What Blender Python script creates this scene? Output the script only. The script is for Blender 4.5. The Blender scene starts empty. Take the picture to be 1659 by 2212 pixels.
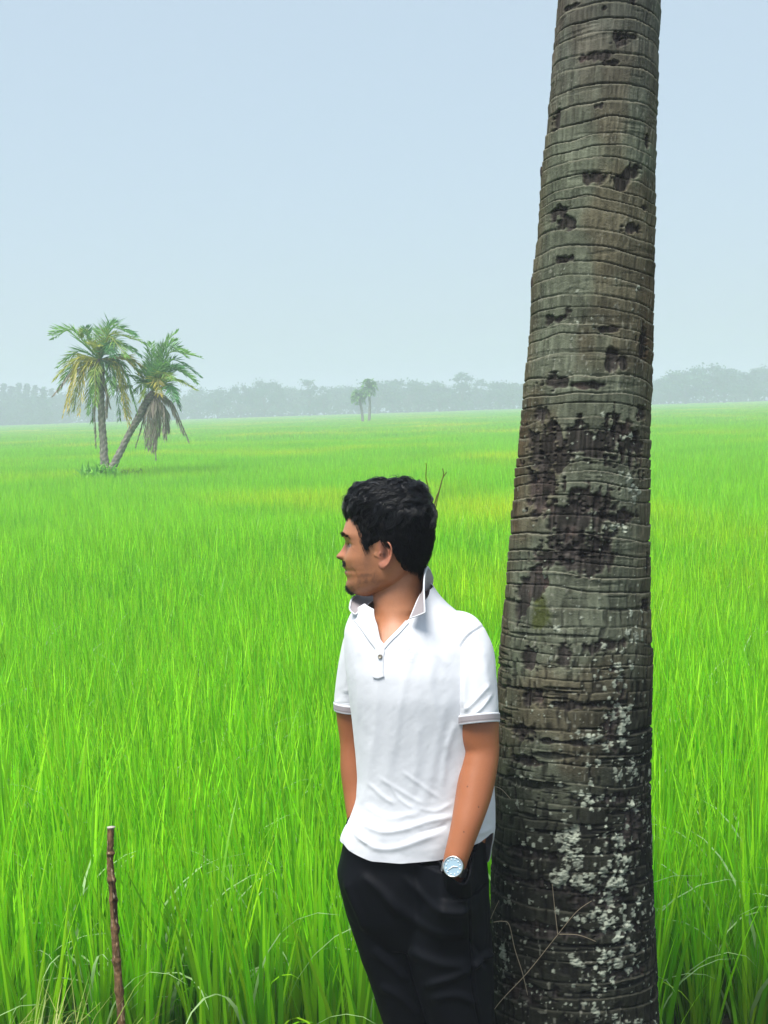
import bpy, math, random
import numpy as np
from mathutils import Vector, Matrix

R = math.radians
rng = np.random.default_rng(7)
random.seed(7)
SC = bpy.context.scene
COL = SC.collection
TAU = 2 * math.pi

# ------------------------------------------------------------------ camera
CAMZ = 2.0
PITCH, ROLL = R(4.66), R(1.83)
FPX = 1280.0                       # focal length in pixels of the 768 x 1024 frame
_R0, _U0 = np.array([1., 0, 0]), np.array([0, math.sin(PITCH), math.cos(PITCH)])
FWD = np.array([0, math.cos(PITCH), -math.sin(PITCH)])
RGT = _R0 * math.cos(ROLL) - _U0 * math.sin(ROLL)
UPV = _U0 * math.cos(ROLL) + _R0 * math.sin(ROLL)
CAM = np.array([0., 0, CAMZ])
cam_data = bpy.data.cameras.new('camera')
cam = bpy.data.objects.new('camera', cam_data)
COL.objects.link(cam)
cam_data.sensor_fit = 'VERTICAL'
cam_data.sensor_height = 36.0
cam_data.lens = 45.0
cam_data.clip_end = 3000
cam_data.clip_start = 0.05
m = Matrix.Identity(4)
for i in range(3):
    m[i][0], m[i][1], m[i][2], m[i][3] = RGT[i], UPV[i], -FWD[i], CAM[i]
cam.matrix_world = m
SC.camera = cam

KD = 768 / 1659.0                  # survey units: the photo measured at 1659 px width


def cam2world(p):
    """points given as (right, depth, up) seen from the camera -> world"""
    p = np.asarray(p, float)
    return CAM + p[..., 0:1] * RGT + p[..., 1:2] * FWD + p[..., 2:3] * UPV


def cc(x, y, d):
    """survey units + distance -> (right, depth, up)"""
    x, y, d = np.broadcast_arrays(np.asarray(x, float), np.asarray(y, float), np.asarray(d, float))
    return np.stack([(x * KD - 384) / FPX * d, d, -(y * KD - 512) / FPX * d], -1)


def at(x, y, d):
    return cam2world(cc(x, y, d))


# ------------------------------------------------------------------ numeric helpers
def _hash(ix, iy, iz, seed):
    h = (ix * 374761393 + iy * 668265263 + iz * 2147483647 + seed * 974634541) & 0xFFFFFFFF
    h = ((h ^ (h >> 13)) * 1274126177) & 0xFFFFFFFF
    h = ((h ^ (h >> 16)) * 2246822519) & 0xFFFFFFFF
    return ((h ^ (h >> 15)) & 0xFFFFFF) / float(0xFFFFFF)


def vn(x, y, z=0.0, seed=0, perx=None):
    """value noise, 0..1 (optionally periodic in x)"""
    x, y, z = np.broadcast_arrays(np.asarray(x, float), np.asarray(y, float), np.asarray(z, float))
    fx, fy, fz = np.floor(x), np.floor(y), np.floor(z)
    tx, ty, tz = x - fx, y - fy, z - fz
    tx, ty, tz = tx * tx * (3 - 2 * tx), ty * ty * (3 - 2 * ty), tz * tz * (3 - 2 * tz)
    ix, iy, iz = fx.astype(np.int64), fy.astype(np.int64), fz.astype(np.int64)
    flatz = not np.any(tz)

    def hx(a, b, c):
        if perx:
            a = np.mod(a, perx)
        return _hash(a, b, c, seed)

    def plane(c):
        a = hx(ix, iy, c) * (1 - tx) + hx(ix + 1, iy, c) * tx
        b = hx(ix, iy + 1, c) * (1 - tx) + hx(ix + 1, iy + 1, c) * tx
        return a * (1 - ty) + b * ty
    p0 = plane(iz)
    if flatz:
        return p0
    return p0 * (1 - tz) + plane(iz + 1) * tz


def fbm(x, y, z=0.0, seed=0, octv=3, perx=None):
    s, a, t = 0, 1.0, 0
    for o in range(octv):
        k = 2 ** o
        s = s + a * vn(np.asarray(x) * k, np.asarray(y) * k, np.asarray(z) * k, seed + o * 17, perx * k if perx else None)
        t += a
        a *= .5
    return s / t


def sstep(a, b, x):
    t = np.clip((np.asarray(x, float) - a) / (b - a), 0, 1)
    return t * t * (3 - 2 * t)


def catmull(P, n):
    """resample control rows P (k, m) to n rows, smooth"""
    P = np.asarray(P, float)
    k = len(P)
    t = np.linspace(0, k - 1, n)
    i = np.clip(np.floor(t).astype(int), 0, k - 2)
    f = (t - i)[:, None]
    p0, p1, p2, p3 = P[np.clip(i - 1, 0, k - 1)], P[i], P[i + 1], P[np.clip(i + 2, 0, k - 1)]
    return .5 * ((2 * p1) + (-p0 + p2) * f + (2 * p0 - 5 * p1 + 4 * p2 - p3) * f ** 2 + (-p0 + 3 * p1 - 3 * p2 + p3) * f ** 3)


def sm_interp(x, xs, ys, sig):
    """linear interpolation softened over sig"""
    xs, ys = np.asarray(xs, float), np.asarray(ys, float)
    o = np.argsort(xs)
    xs, ys = xs[o], ys[o]
    acc, wt = 0, 0
    for k in np.linspace(-2, 2, 9):
        w = math.exp(-.5 * k * k)
        acc = acc + w * np.interp(np.asarray(x) + k * sig, xs, ys)
        wt += w
    return acc / wt


def grid_faces(nr, nc, closed=True):
    i = np.arange(nr - 1)[:, None]
    j = np.arange(nc if closed else nc - 1)[None, :]
    j2 = (j + 1) % nc
    return np.stack([i * nc + j, i * nc + j2, (i + 1) * nc + j2, (i + 1) * nc + j], -1).reshape(-1, 4)


# ------------------------------------------------------------------ object helpers
def tag(o, label=None, cat=None, group=None, kind=None):
    if label:
        o['label'] = label
    if cat:
        o['category'] = cat
    if group:
        o['group'] = group
    if kind:
        o['kind'] = kind
    return o


def new_mesh(name, verts, faces, mat=None, colors=None, smooth=True, tris=None):
    verts = np.asarray(verts, np.float32)
    me = bpy.data.meshes.new(name)
    faces = np.asarray(faces, np.int32).reshape(-1, 4) if faces is not None and len(faces) else np.zeros((0, 4), np.int32)
    tr = np.asarray(tris, np.int32).reshape(-1, 3) if tris is not None and len(tris) else np.zeros((0, 3), np.int32)
    nl = faces.size + tr.size
    me.vertices.add(len(verts))
    me.vertices.foreach_set('co', verts.ravel())
    me.loops.add(nl)
    me.loops.foreach_set('vertex_index', np.concatenate([faces.ravel(), tr.ravel()]))
    npoly = len(faces) + len(tr)
    me.polygons.add(npoly)
    st = np.concatenate([np.arange(len(faces)) * 4, faces.size + np.arange(len(tr)) * 3]).astype(np.int32)
    me.polygons.foreach_set('loop_start', st)
    me.update(calc_edges=True)
    me.validate()
    me.polygons.foreach_set('use_smooth', np.full(len(me.polygons), smooth, dtype=bool))
    if colors is not None:
        set_cols(me, colors)
    if mat:
        me.materials.append(mat)
    me.update()
    return me


def set_cols(me, colors):
    c = np.ones((len(me.vertices), 4), np.float32)
    c[:, :3] = colors
    a = me.color_attributes.new('Col', 'FLOAT_COLOR', 'POINT')
    a.data.foreach_set('color', c.ravel())


def obj(name, me, parent=None, base=(0, 0, 0)):
    o = bpy.data.objects.new(name, me)
    COL.objects.link(o)
    if parent:
        o.parent = parent
    else:
        o.location = base
    return o


def empty(name, loc):
    o = bpy.data.objects.new(name, None)
    o.empty_display_size = .2
    COL.objects.link(o)
    o.location = loc
    return o


class MB:
    """collects quad / tri patches into one mesh"""

    def __init__(s):
        s.v, s.f, s.t, s.c, s.n = [], [], [], [], 0

    def add(s, v, f=None, t=None, c=None):
        v = np.asarray(v, float).reshape(-1, 3)
        s.v.append(v)
        if f is not None and len(f):
            s.f.append(np.asarray(f).reshape(-1, 4) + s.n)
        if t is not None and len(t):
            s.t.append(np.asarray(t).reshape(-1, 3) + s.n)
        s.c.append(np.broadcast_to(np.asarray(c if c is not None else (1, 1, 1), float), v.shape))
        s.n += len(v)

    def mesh(s, name, mat, smooth=True, offset=(0, 0, 0)):
        v = np.concatenate(s.v) - np.asarray(offset)
        return new_mesh(name, v, np.concatenate(s.f) if s.f else None, mat, np.concatenate(s.c), smooth,
                        np.concatenate(s.t) if s.t else None)


def tube(P, rad, nseg=8, n=None, ref=None, caps=True, rad2=None):
    """closed tube along P (k,3) with radius rad (k,) -> verts, quads, tris"""
    P = np.asarray(P, float)
    rad = np.broadcast_to(np.asarray(rad, float), (len(P),))
    rad2 = rad if rad2 is None else np.broadcast_to(np.asarray(rad2, float), (len(P),))
    if n:
        Q = catmull(np.column_stack([P, rad, rad2]), n)
        P, rad, rad2 = Q[:, :3], Q[:, 3], Q[:, 4]
    T = np.gradient(P, axis=0)
    T /= np.linalg.norm(T, axis=1)[:, None] + 1e-12
    if ref is None:
        ref = np.array([0, 1., 0]) if abs(T[:, 1]).max() < .9 else np.array([1., 0, 0])
    ref = np.asarray(ref, float)
    B = ref - T * (T @ ref)[:, None]
    B /= np.linalg.norm(B, axis=1)[:, None] + 1e-12
    A = np.cross(T, B)
    a = np.arange(nseg) / nseg * TAU
    V = P[:, None] + (np.cos(a)[None, :, None] * A[:, None] * rad[:, None, None] + np.sin(a)[None, :, None] * B[:, None] * rad2[:, None, None])
    k = len(P)
    v = V.reshape(-1, 3)
    f = grid_faces(k, nseg)
    t = []
    if caps:
        v = np.concatenate([v, P[:1], P[-1:]])
        j = np.arange(nseg)
        j2 = (j + 1) % nseg
        t = np.concatenate([np.stack([np.full(nseg, k * nseg), j2, j], -1),
                            np.stack([np.full(nseg, k * nseg + 1), (k - 1) * nseg + j, (k - 1) * nseg + j2], -1)])
    return v, f, t


def many_tubes(paths, rads, nseg=3):
    """paths (N,k,3), rads (N,k) -> one big vert / quad array"""
    N, k, _ = paths.shape
    T = np.gradient(paths, axis=1)
    T /= np.linalg.norm(T, axis=2)[..., None] + 1e-12
    ref = np.where(np.abs(T[:, :1, 1:2]) < .8, np.array([[[0., 1, 0]]]), np.array([[[1., 0, 0]]]))
    ref = np.broadcast_to(ref, T.shape)
    B = np.cross(T, ref)
    B /= np.linalg.norm(B, axis=2)[..., None] + 1e-12
    A = np.cross(T, B)
    a = np.arange(nseg) / nseg * TAU
    V = paths[:, :, None] + rads[:, :, None, None] * (np.cos(a)[None, None, :, None] * A[:, :, None] + np.sin(a)[None, None, :, None] * B[:, :, None])
    f = grid_faces(k, nseg)
    F = (f[None] + (np.arange(N) * k * nseg)[:, None, None]).reshape(-1, 4)
    return V.reshape(-1, 3), F


# ------------------------------------------------------------------ materials
def mat_new(name):
    mt = bpy.data.materials.new(name)
    mt.use_nodes = True
    nt = mt.node_tree
    nt.nodes.clear()
    out = nt.nodes.new('ShaderNodeOutputMaterial')
    return mt, nt, out


def N(nt, typ, **kw):
    n = nt.nodes.new(typ)
    for k, v in kw.items():
        if k.startswith('i_'):
            n.inputs[k[2:].replace('_', ' ')].default_value = v
        else:
            setattr(n, k, v)
    return n


def principled(name, color=None, rough=.6, spec=.4, bump=None, sss=0, vary=None, sheen=0, metal=0, coat=0):
    """base colour from the 'Col' attribute unless color is given; bump = [(scale, strength, distance)...]"""
    mt, nt, out = mat_new(name)
    p = N(nt, 'ShaderNodeBsdfPrincipled')
    p.inputs['Roughness'].default_value = rough
    p.inputs['Specular IOR Level'].default_value = spec
    p.inputs['Metallic'].default_value = metal
    if sheen:
        p.inputs['Sheen Weight'].default_value = sheen
    if coat:
        p.inputs['Coat Weight'].default_value = coat
    if sss:
        p.inputs['Subsurface Weight'].default_value = sss
        p.inputs['Subsurface Radius'].default_value = (1, .35, .2)
        p.inputs['Subsurface Scale'].default_value = .006
    geo = N(nt, 'ShaderNodeNewGeometry')
    if color is None:
        ca = N(nt, 'ShaderNodeVertexColor', layer_name='Col')
        csock = ca.outputs['Color']
    else:
        c = N(nt, 'ShaderNodeRGB')
        c.outputs[0].default_value = (*color, 1)
        csock = c.outputs[0]
    if vary:
        sc, amt = vary
        nz = N(nt, 'ShaderNodeTexNoise')
        nz.inputs['Scale'].default_value = sc
        nz.inputs['Detail'].default_value = 4
        nt.links.new(geo.outputs['Position'], nz.inputs['Vector'])
        mr = N(nt, 'ShaderNodeMapRange')
        mr.inputs['From Min'].default_value = .3
        mr.inputs['From Max'].default_value = .7
        mr.inputs['To Min'].default_value = 1 - amt
        mr.inputs['To Max'].default_value = 1 + amt
        nt.links.new(nz.outputs['Fac'], mr.inputs['Value'])
        mul = N(nt, 'ShaderNodeVectorMath', operation='SCALE')
        nt.links.new(csock, mul.inputs[0])
        nt.links.new(mr.outputs[0], mul.inputs['Scale'])
        csock = mul.outputs[0]
    nt.links.new(csock, p.inputs['Base Color'])
    prev = None
    for sc, st, dist in (bump or []):
        nz = N(nt, 'ShaderNodeTexNoise')
        nz.inputs['Scale'].default_value = sc
        nz.inputs['Detail'].default_value = 3
        nt.links.new(geo.outputs['Position'], nz.inputs['Vector'])
        b = N(nt, 'ShaderNodeBump')
        b.inputs['Strength'].default_value = st
        b.inputs['Distance'].default_value = dist
        nt.links.new(nz.outputs['Fac'], b.inputs['Height'])
        if prev:
            nt.links.new(prev, b.inputs['Normal'])
        prev = b.outputs['Normal']
    if prev:
        nt.links.new(prev, p.inputs['Normal'])
    nt.links.new(p.outputs[0], out.inputs['Surface'])
    return mt


def leaf_material(name, transl=.4, rough=.4, spec=.35, patch=None):
    """thin leaf: vertex colour, seen from both sides, lets light through"""
    mt, nt, out = mat_new(name)
    ca = N(nt, 'ShaderNodeVertexColor', layer_name='Col')
    csock = ca.outputs['Color']
    if patch:
        geo = N(nt, 'ShaderNodeNewGeometry')
        for sc, colr, lo, hi, amt in patch:
            mp = N(nt, 'ShaderNodeMapping')
            mp.inputs['Scale'].default_value = (sc, sc * 1.0, 0)
            nt.links.new(geo.outputs['Position'], mp.inputs['Vector'])
            nz = N(nt, 'ShaderNodeTexNoise')
            nz.inputs['Scale'].default_value = 1
            nz.inputs['Detail'].default_value = 3
            nt.links.new(mp.outputs[0], nz.inputs['Vector'])
            mr = N(nt, 'ShaderNodeMapRange')
            mr.inputs['From Min'].default_value = lo
            mr.inputs['From Max'].default_value = hi
            mr.inputs['To Max'].default_value = amt
            nt.links.new(nz.outputs['Fac'], mr.inputs['Value'])
            mx = N(nt, 'ShaderNodeMix', data_type='RGBA', blend_type='MULTIPLY')
            nt.links.new(mr.outputs[0], mx.inputs[0])
            nt.links.new(csock, mx.inputs[6])
            mx.inputs[7].default_value = (*colr, 1)
            csock = mx.outputs[2]
    p = N(nt, 'ShaderNodeBsdfPrincipled')
    p.inputs['Roughness'].default_value = rough
    p.inputs['Specular IOR Level'].default_value = spec
    tr = N(nt, 'ShaderNodeBsdfTranslucent')
    mix = N(nt, 'ShaderNodeMixShader')
    mix.inputs[0].default_value = transl
    nt.links.new(csock, p.inputs['Base Color'])
    nt.links.new(csock, tr.inputs['Color'])
    nt.links.new(p.outputs[0], mix.inputs[1])
    nt.links.new(tr.outputs[0], mix.inputs[2])
    nt.links.new(mix.outputs[0], out.inputs['Surface'])
    return mt


# ------------------------------------------------------------------ light
SUN_EL, SUN_AZ = R(68), R(218)      # azimuth clockwise from +Y: sun behind the camera's left shoulder
world = bpy.data.worlds.new('World')
SC.world = world
world.use_nodes = True
wt = world.node_tree
wt.nodes.clear()
wo = wt.nodes.new('ShaderNodeOutputWorld')
bg = wt.nodes.new('ShaderNodeBackground')
sky = wt.nodes.new('ShaderNodeTexSky')
sky.sky_type = 'NISHITA'
sky.sun_disc = False
sky.sun_elevation = SUN_EL
sky.sun_rotation = SUN_AZ
sky.altitude = 0
sky.air_density = 1.0
sky.dust_density = 3.0
sky.ozone_density = 1.45
bg.inputs['Strength'].default_value = 0.078
veil = wt.nodes.new('ShaderNodeMix')           # thin even overcast over the clear sky
veil.data_type = 'RGBA'
veil.inputs[0].default_value = .82
veil.inputs[7].default_value = (2.36, 2.89, 3.31, 1)
wt.links.new(sky.outputs[0], veil.inputs[6])
wt.links.new(veil.outputs[2], bg.inputs['Color'])
wt.links.new(bg.outputs[0], wo.inputs['Surface'])
sl = bpy.data.lights.new('sun', 'SUN')
sl.energy = 2.05
sl.angle = R(30)
sl.color = (1, .965, .9)
so = bpy.data.objects.new('sun', sl)
COL.objects.link(so)
sd = Vector((math.sin(SUN_AZ) * math.cos(SUN_EL), math.cos(SUN_AZ) * math.cos(SUN_EL), math.sin(SUN_EL)))
so.rotation_euler = sd.to_track_quat('Z', 'Y').to_euler()
so.location = sd * 30
SC.view_settings.view_transform = 'Standard'
SC.view_settings.look = 'None'
SC.view_settings.gamma = 1
SC.view_settings.use_curve_mapping = False
SC.view_settings.exposure = 1.64
SC.cycles.max_bounces = 8
SC.cycles.diffuse_bounces = 4
SC.cycles.transmission_bounces = 6
SC.cycles.volume_bounces = 3
SC.cycles.use_denoising = True

# ------------------------------------------------------------------ ground
xs = np.unique(np.concatenate([np.linspace(-640, 640, 33), np.linspace(-12, 12, 49)]))
ys = np.unique(np.concatenate([np.linspace(-640, 640, 33), np.linspace(-6, 8, 57)]))
X, Y = np.meshgrid(xs, ys)


def ground_z(x, y):
    return .12 * (1 - sstep(3.3, 3.6, y)) + .02 * (vn(x * 1.3, y * 1.3, seed=5) - .5) * (np.abs(y) < 9)


V = np.stack([X, Y, ground_z(X, Y)], -1).reshape(-1, 3)
gm = principled('wet_earth', (.045, .05, .022), rough=.85, vary=(1.2, .35), bump=[(9, .6, .03)])
g = obj('ground', new_mesh('ground', V, grid_faces(len(ys), len(xs), False), gm))
tag(g, kind='structure')

# ------------------------------------------------------------------ haze
HZ = 14.5
hb = np.array([[x, y, z] for z in (-1.2, HZ) for y in (-650, 650) for x in (-650, 650)], float)
hm, nt, out = mat_new('haze_air')
pv = N(nt, 'ShaderNodeVolumePrincipled')
pv.inputs['Color'].default_value = (.80, .86, 1.0, 1)
pv.inputs['Density'].default_value = .0037
pv.inputs['Anisotropy'].default_value = .1
nt.links.new(pv.outputs[0], out.inputs['Volume'])
hz = obj('haze', new_mesh('haze', hb, [[0, 2, 3, 1], [4, 5, 7, 6], [0, 1, 5, 4], [2, 6, 7, 3], [0, 4, 6, 2], [1, 3, 7, 5]], hm, smooth=False))
tag(hz, kind='stuff')
hz.display_type = 'WIRE'

# ------------------------------------------------------------------ rice
RICE = leaf_material('rice_leaf', transl=.50, rough=.36, spec=.4,
                     patch=[(.085, (1.85, 1.08, .4), .5, .63, 1.0), (.37, (.62, .80, .8), .5, .68, .6)])


def rice_blades(n, spread, width, segs, hmin, hmax, r, bent=.13, lean=.20):
    """n grass blades rooted within +-spread; V-less ribbon of segs quads tapering to a tip"""
    root = np.column_stack([r.uniform(-spread, spread, (n, 2)), np.zeros(n)])
    return root, *_blades(root, n, width, segs, hmin, hmax, r, bent, lean)


def _blades(root, n, width, segs, hmin, hmax, r, bent, lean):
    az = r.uniform(0, TAU, n)
    L = r.uniform(hmin, hmax, n)
    th0 = np.abs(r.normal(0, lean * .55, n)) + .02
    isb = r.random(n) < bent
    curl = np.where(isb, r.uniform(1.2, 2.4, n), np.abs(r.normal(.10, .16, n)))
    pw = np.where(isb, 2.3, 2.0)
    t = np.linspace(0, 1, segs + 1)
    th = th0[:, None] + curl[:, None] * t[None] ** pw[:, None]
    ds = (L / segs)[:, None]
    hr = np.cumsum(np.sin(th) * ds, 1) - np.sin(th[:, :1]) * ds
    hz_ = np.cumsum(np.cos(th) * ds, 1) - np.cos(th[:, :1]) * ds
    C = root[:, None] + np.stack([np.cos(az)[:, None] * hr, np.sin(az)[:, None] * hr, hz_], -1)
    tw = az + math.pi / 2 + r.normal(0, .5, n)
    W = np.stack([np.cos(tw), np.sin(tw), np.zeros(n)], -1)
    wd = width * r.uniform(.7, 1.25, n)[:, None] * np.clip(np.minimum(.55 + 2.2 * t, 1.5 * (1 - t) ** .8 + .02), 0, 1)[None]
    A = C + W[:, None] * wd[..., None] * .5
    B = C - W[:, None] * wd[..., None] * .5
    v = np.stack([A, B], 2).reshape(n, -1, 3)
    k = np.arange(segs)
    f = np.stack([2 * k, 2 * k + 1, 2 * k + 3, 2 * k + 2], -1)
    F = (f[None] + (np.arange(n) * 2 * (segs + 1))[:, None, None]).reshape(-1, 4)
    hue = r.random(n)[:, None, None]
    c1, c2 = np.array([.19, .58, .014]), np.array([.44, .86, .022])
    col = c1 * (1 - hue) + c2 * hue
    col = col * r.uniform(.62, 1.2, n)[:, None, None] * (1 + r.normal(0, .06, (n, 1, 3)))
    pale = (isb & (r.random(n) < .65))[:, None, None]
    col = np.where(pale, np.array([.42, .62, .28]), col)  # most bent leaves: their pale sky sheen is put into the colour
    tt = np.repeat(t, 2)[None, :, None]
    col = col * (.64 + .5 * tt)  # darker toward the root: shade deep in the canopy put into the colour
    col = np.broadcast_to(col, v.shape)
    return v.reshape(-1, 3), F, col.reshape(-1, 3)


protos = bpy.data.collections.new('rice_sources')


def proto(v, f, c):
    o = bpy.data.objects.new('rice_clump', new_mesh('rice_clump', v, f, RICE, c))
    protos.objects.link(o)


r_ = np.random.default_rng(11)
NEAR_N, MID_N, FAR_N = 8, 4, 3
for k in range(NEAR_N):
    n = 58
    a, q = r_.uniform(0, TAU, n), .045 * np.sqrt(r_.random(n))
    root = np.column_stack([np.cos(a) * q, np.sin(a) * q, np.zeros(n)])
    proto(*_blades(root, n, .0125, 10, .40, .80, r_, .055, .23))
for k in range(MID_N):
    v, f, c = [], [], []
    n = 2500
    cen = np.array([(x, y) for x in np.arange(-.6, .6, .2) for y in np.arange(-.6, .6, .2)]) + .1
    ci = r_.integers(0, len(cen), n)
    root = np.column_stack([cen[ci] + r_.normal(0, .045, (n, 2)), np.zeros(n)])
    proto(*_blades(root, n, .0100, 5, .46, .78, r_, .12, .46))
for k in range(FAR_N):
    n = 4200
    root = np.column_stack([r_.uniform(-2.1, 2.1, (n, 2)), np.zeros(n)])
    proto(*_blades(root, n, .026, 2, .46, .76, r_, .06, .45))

pts, idx, rot, scl = [], [], [], []


def scatter(y0, y1, step, lo, hi, jit, hills=False):
    y = y0
    while y < y1:
        half = .70 * y + 3.2
        xx = np.arange(-half, half, step)
        px = xx + r_.uniform(-jit, jit, len(xx))
        py = y + r_.uniform(-jit, jit, len(xx))
        keep = np.ones(len(xx), bool)
        if hills:
            keep &= ((px - 1.02) ** 2 + (py - 3.2) ** 2) > .36 ** 2
            keep &= py > 3.42 + .1 * (vn(px * 2, 0, seed=3) - .5)
        px, py = px[keep], py[keep]
        n = len(px)
        pts.append(np.column_stack([px, py, np.zeros(n)]))
        idx.append(r_.integers(lo, hi, n))
        rot.append(np.column_stack([np.zeros((n, 2)), r_.uniform(0, TAU, n) if hills else r_.integers(0, 4, n) * math.pi / 2]))
        scl.append(np.clip(.80 + .38 * fbm(px * .35, py * .35, seed=9) + r_.normal(0, .04 if hills else .01, n), .6, 1.2))
        y += step


scatter(3.4, 15, .16, 0, NEAR_N, .05, True)
scatter(15.3, 62, 1.2, NEAR_N, NEAR_N + MID_N, .0)
scatter(63.5, 322, 4.0, NEAR_N + MID_N, NEAR_N + MID_N + FAR_N, .0)
pts, idx, rot, scl = np.concatenate(pts), np.concatenate(idx), np.concatenate(rot), np.concatenate(scl)
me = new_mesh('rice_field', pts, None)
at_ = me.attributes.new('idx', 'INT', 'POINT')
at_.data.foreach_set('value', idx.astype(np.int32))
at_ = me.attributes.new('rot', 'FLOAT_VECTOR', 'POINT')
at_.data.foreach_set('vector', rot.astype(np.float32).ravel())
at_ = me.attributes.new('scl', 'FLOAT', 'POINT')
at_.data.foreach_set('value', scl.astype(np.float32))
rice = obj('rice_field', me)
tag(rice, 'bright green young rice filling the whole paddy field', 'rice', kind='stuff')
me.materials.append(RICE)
ng = bpy.data.node_groups.new('rice_scatter', 'GeometryNodeTree')
ng.interface.new_socket('Geometry', in_out='INPUT', socket_type='NodeSocketGeometry')
ng.interface.new_socket('Geometry', in_out='OUTPUT', socket_type='NodeSocketGeometry')
gi, go = ng.nodes.new('NodeGroupInput'), ng.nodes.new('NodeGroupOutput')
ci = ng.nodes.new('GeometryNodeCollectionInfo')
ci.inputs['Collection'].default_value = protos
ci.inputs['Separate Children'].default_value = True
ci.inputs['Reset Children'].default_value = True
ip = ng.nodes.new('GeometryNodeInstanceOnPoints')
ip.inputs['Pick Instance'].default_value = True


def named(nm, ty):
    n = ng.nodes.new('GeometryNodeInputNamedAttribute')
    n.data_type = ty
    n.inputs['Name'].default_value = nm
    return n.outputs['Attribute']


ng.links.new(gi.outputs[0], ip.inputs['Points'])
ng.links.new(ci.outputs[0], ip.inputs['Instance'])
ng.links.new(named('idx', 'INT'), ip.inputs['Instance Index'])
e2r = ng.nodes.new('FunctionNodeEulerToRotation')
ng.links.new(named('rot', 'FLOAT_VECTOR'), e2r.inputs[0])
ng.links.new(e2r.outputs[0], ip.inputs['Rotation'])
ng.links.new(named('scl', 'FLOAT'), ip.inputs['Scale'])
ng.links.new(ip.outputs[0], go.inputs[0])
md = rice.modifiers.new('scatter', 'NODES')
md.node_group = ng
# ------------------------------------------------------------------ big palm trunk
TD = 3.2
yl = [-900, -400, 0, 60, 150, 280, 370, 480, 600, 740, 830, 900, 1030, 1120, 1200, 1330, 1400, 1480, 1700, 1860, 2212, 2500, 2720]
xl = [1270, 1236, 1207, 1201, 1194, 1183, 1171, 1164, 1151, 1144, 1134, 1127, 1114, 1107, 1099, 1088, 1080, 1075, 1068, 1062, 1060, 1040, 1010]
yr = [-900, -400, 0, 100, 250, 400, 580, 740, 880, 1020, 1150, 1300, 1420, 1550, 1700, 1850, 2000, 2212, 2500, 2720]
xr = [1440, 1430, 1424, 1420, 1417, 1413, 1410, 1408, 1404, 1402, 1400, 1402, 1407, 1405, 1403, 1405, 1412, 1422, 1440, 1470]


def trunk_axis(y):
    L = sm_interp(y, yl, xl, 14)
    Rr = sm_interp(y, yr, xr, 14)
    return (L + Rr) / 2, (Rr - L) / 2


NT = 440
rows = np.concatenate([np.linspace(-900, -40, 90), np.linspace(-38, 2250, 1560), np.linspace(2254, 2720, 90)])
th = np.arange(NT) / NT * TAU - math.pi            # 0 faces the camera
TH, YY = np.meshgrid(th, rows)
xc_, rr_ = trunk_axis(rows)
XC, RR = xc_[:, None], rr_[:, None]
u = (TH + math.pi) / TAU                            # 0..1 periodic
rt = np.random.default_rng(21)
# leaf scar rings
yb = [-960.]
while yb[-1] < 2760:
    yb.append(yb[-1] + rt.uniform(20, 44) * (1.1 if yb[-1] < 300 else 1))
yb = np.array(yb)
wav = 30 * (fbm(u * 5, YY * .006, seed=31, octv=3, perx=5) - .5) + 4 * (vn(u * 18, YY * .012, seed=32, perx=18) - .5)
wav += sstep(-.3, 1.3, TH) * 16 * (1 - .4 * sstep(1200, 1800, YY))
Yw = YY - wav
ri = np.clip(np.searchsorted(yb, Yw) - 1, 0, len(yb) - 2)
gap = yb[ri + 1] - yb[ri]
f = (Yw - yb[ri]) / gap
rk = _hash(ri, ri * 3, ri * 7, 5)                   # per ring random
rough_low = sstep(1150, 1500, YY)                   # lower trunk is more weathered
fade = np.clip(.1 + 1.0 * vn(u * 7, ri * 1.0, seed=40, perx=7) + .25 * rk - .25 * rough_low * vn(u * 5, YY * .01, seed=39, perx=5), .05, 1)
lip = (1 - f) ** 1.6 * (.0014 + .0026 * rk) * fade * (1 - .6 * rough_low)
fib = vn(u * 150, YY * .02 + ri * 3.1, seed=41, perx=150) * .6 + vn(u * 320, YY * .05 + ri * 1.7, seed=42, perx=320) * .4
crackv = sstep(.60, .80, vn(u * 140 + .8 * vn(u * 30, YY * .05, seed=6, perx=30), YY * .030 + ri * 5.3, seed=43)) * (.3 + .7 * rough_low)
blk = vn(u * 26, ri * 1.0 + .5, seed=44, perx=26)    # plates between cracks
crackh = sstep(.84, .97, f) * fade * (1 - .55 * rough_low * vn(u * 8, YY * .02, seed=38, perx=8))
crackh2 = sstep(.66, .74, fbm(u * 7, YY * .075, seed=45, octv=3, perx=7)) * (.25 + .75 * rough_low)
micro = vn(u * 400, YY * .35, seed=46, perx=400)
big = fbm(u * 4, YY * .006, seed=47, octv=4, perx=4)

disp = lip + .0026 * (fib - .5) - .0035 * crackv - .0045 * crackh - .005 * crackh2 + .006 * (big - .5) + .003 * (blk - .5) + .0008 * (micro - .5)

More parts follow.
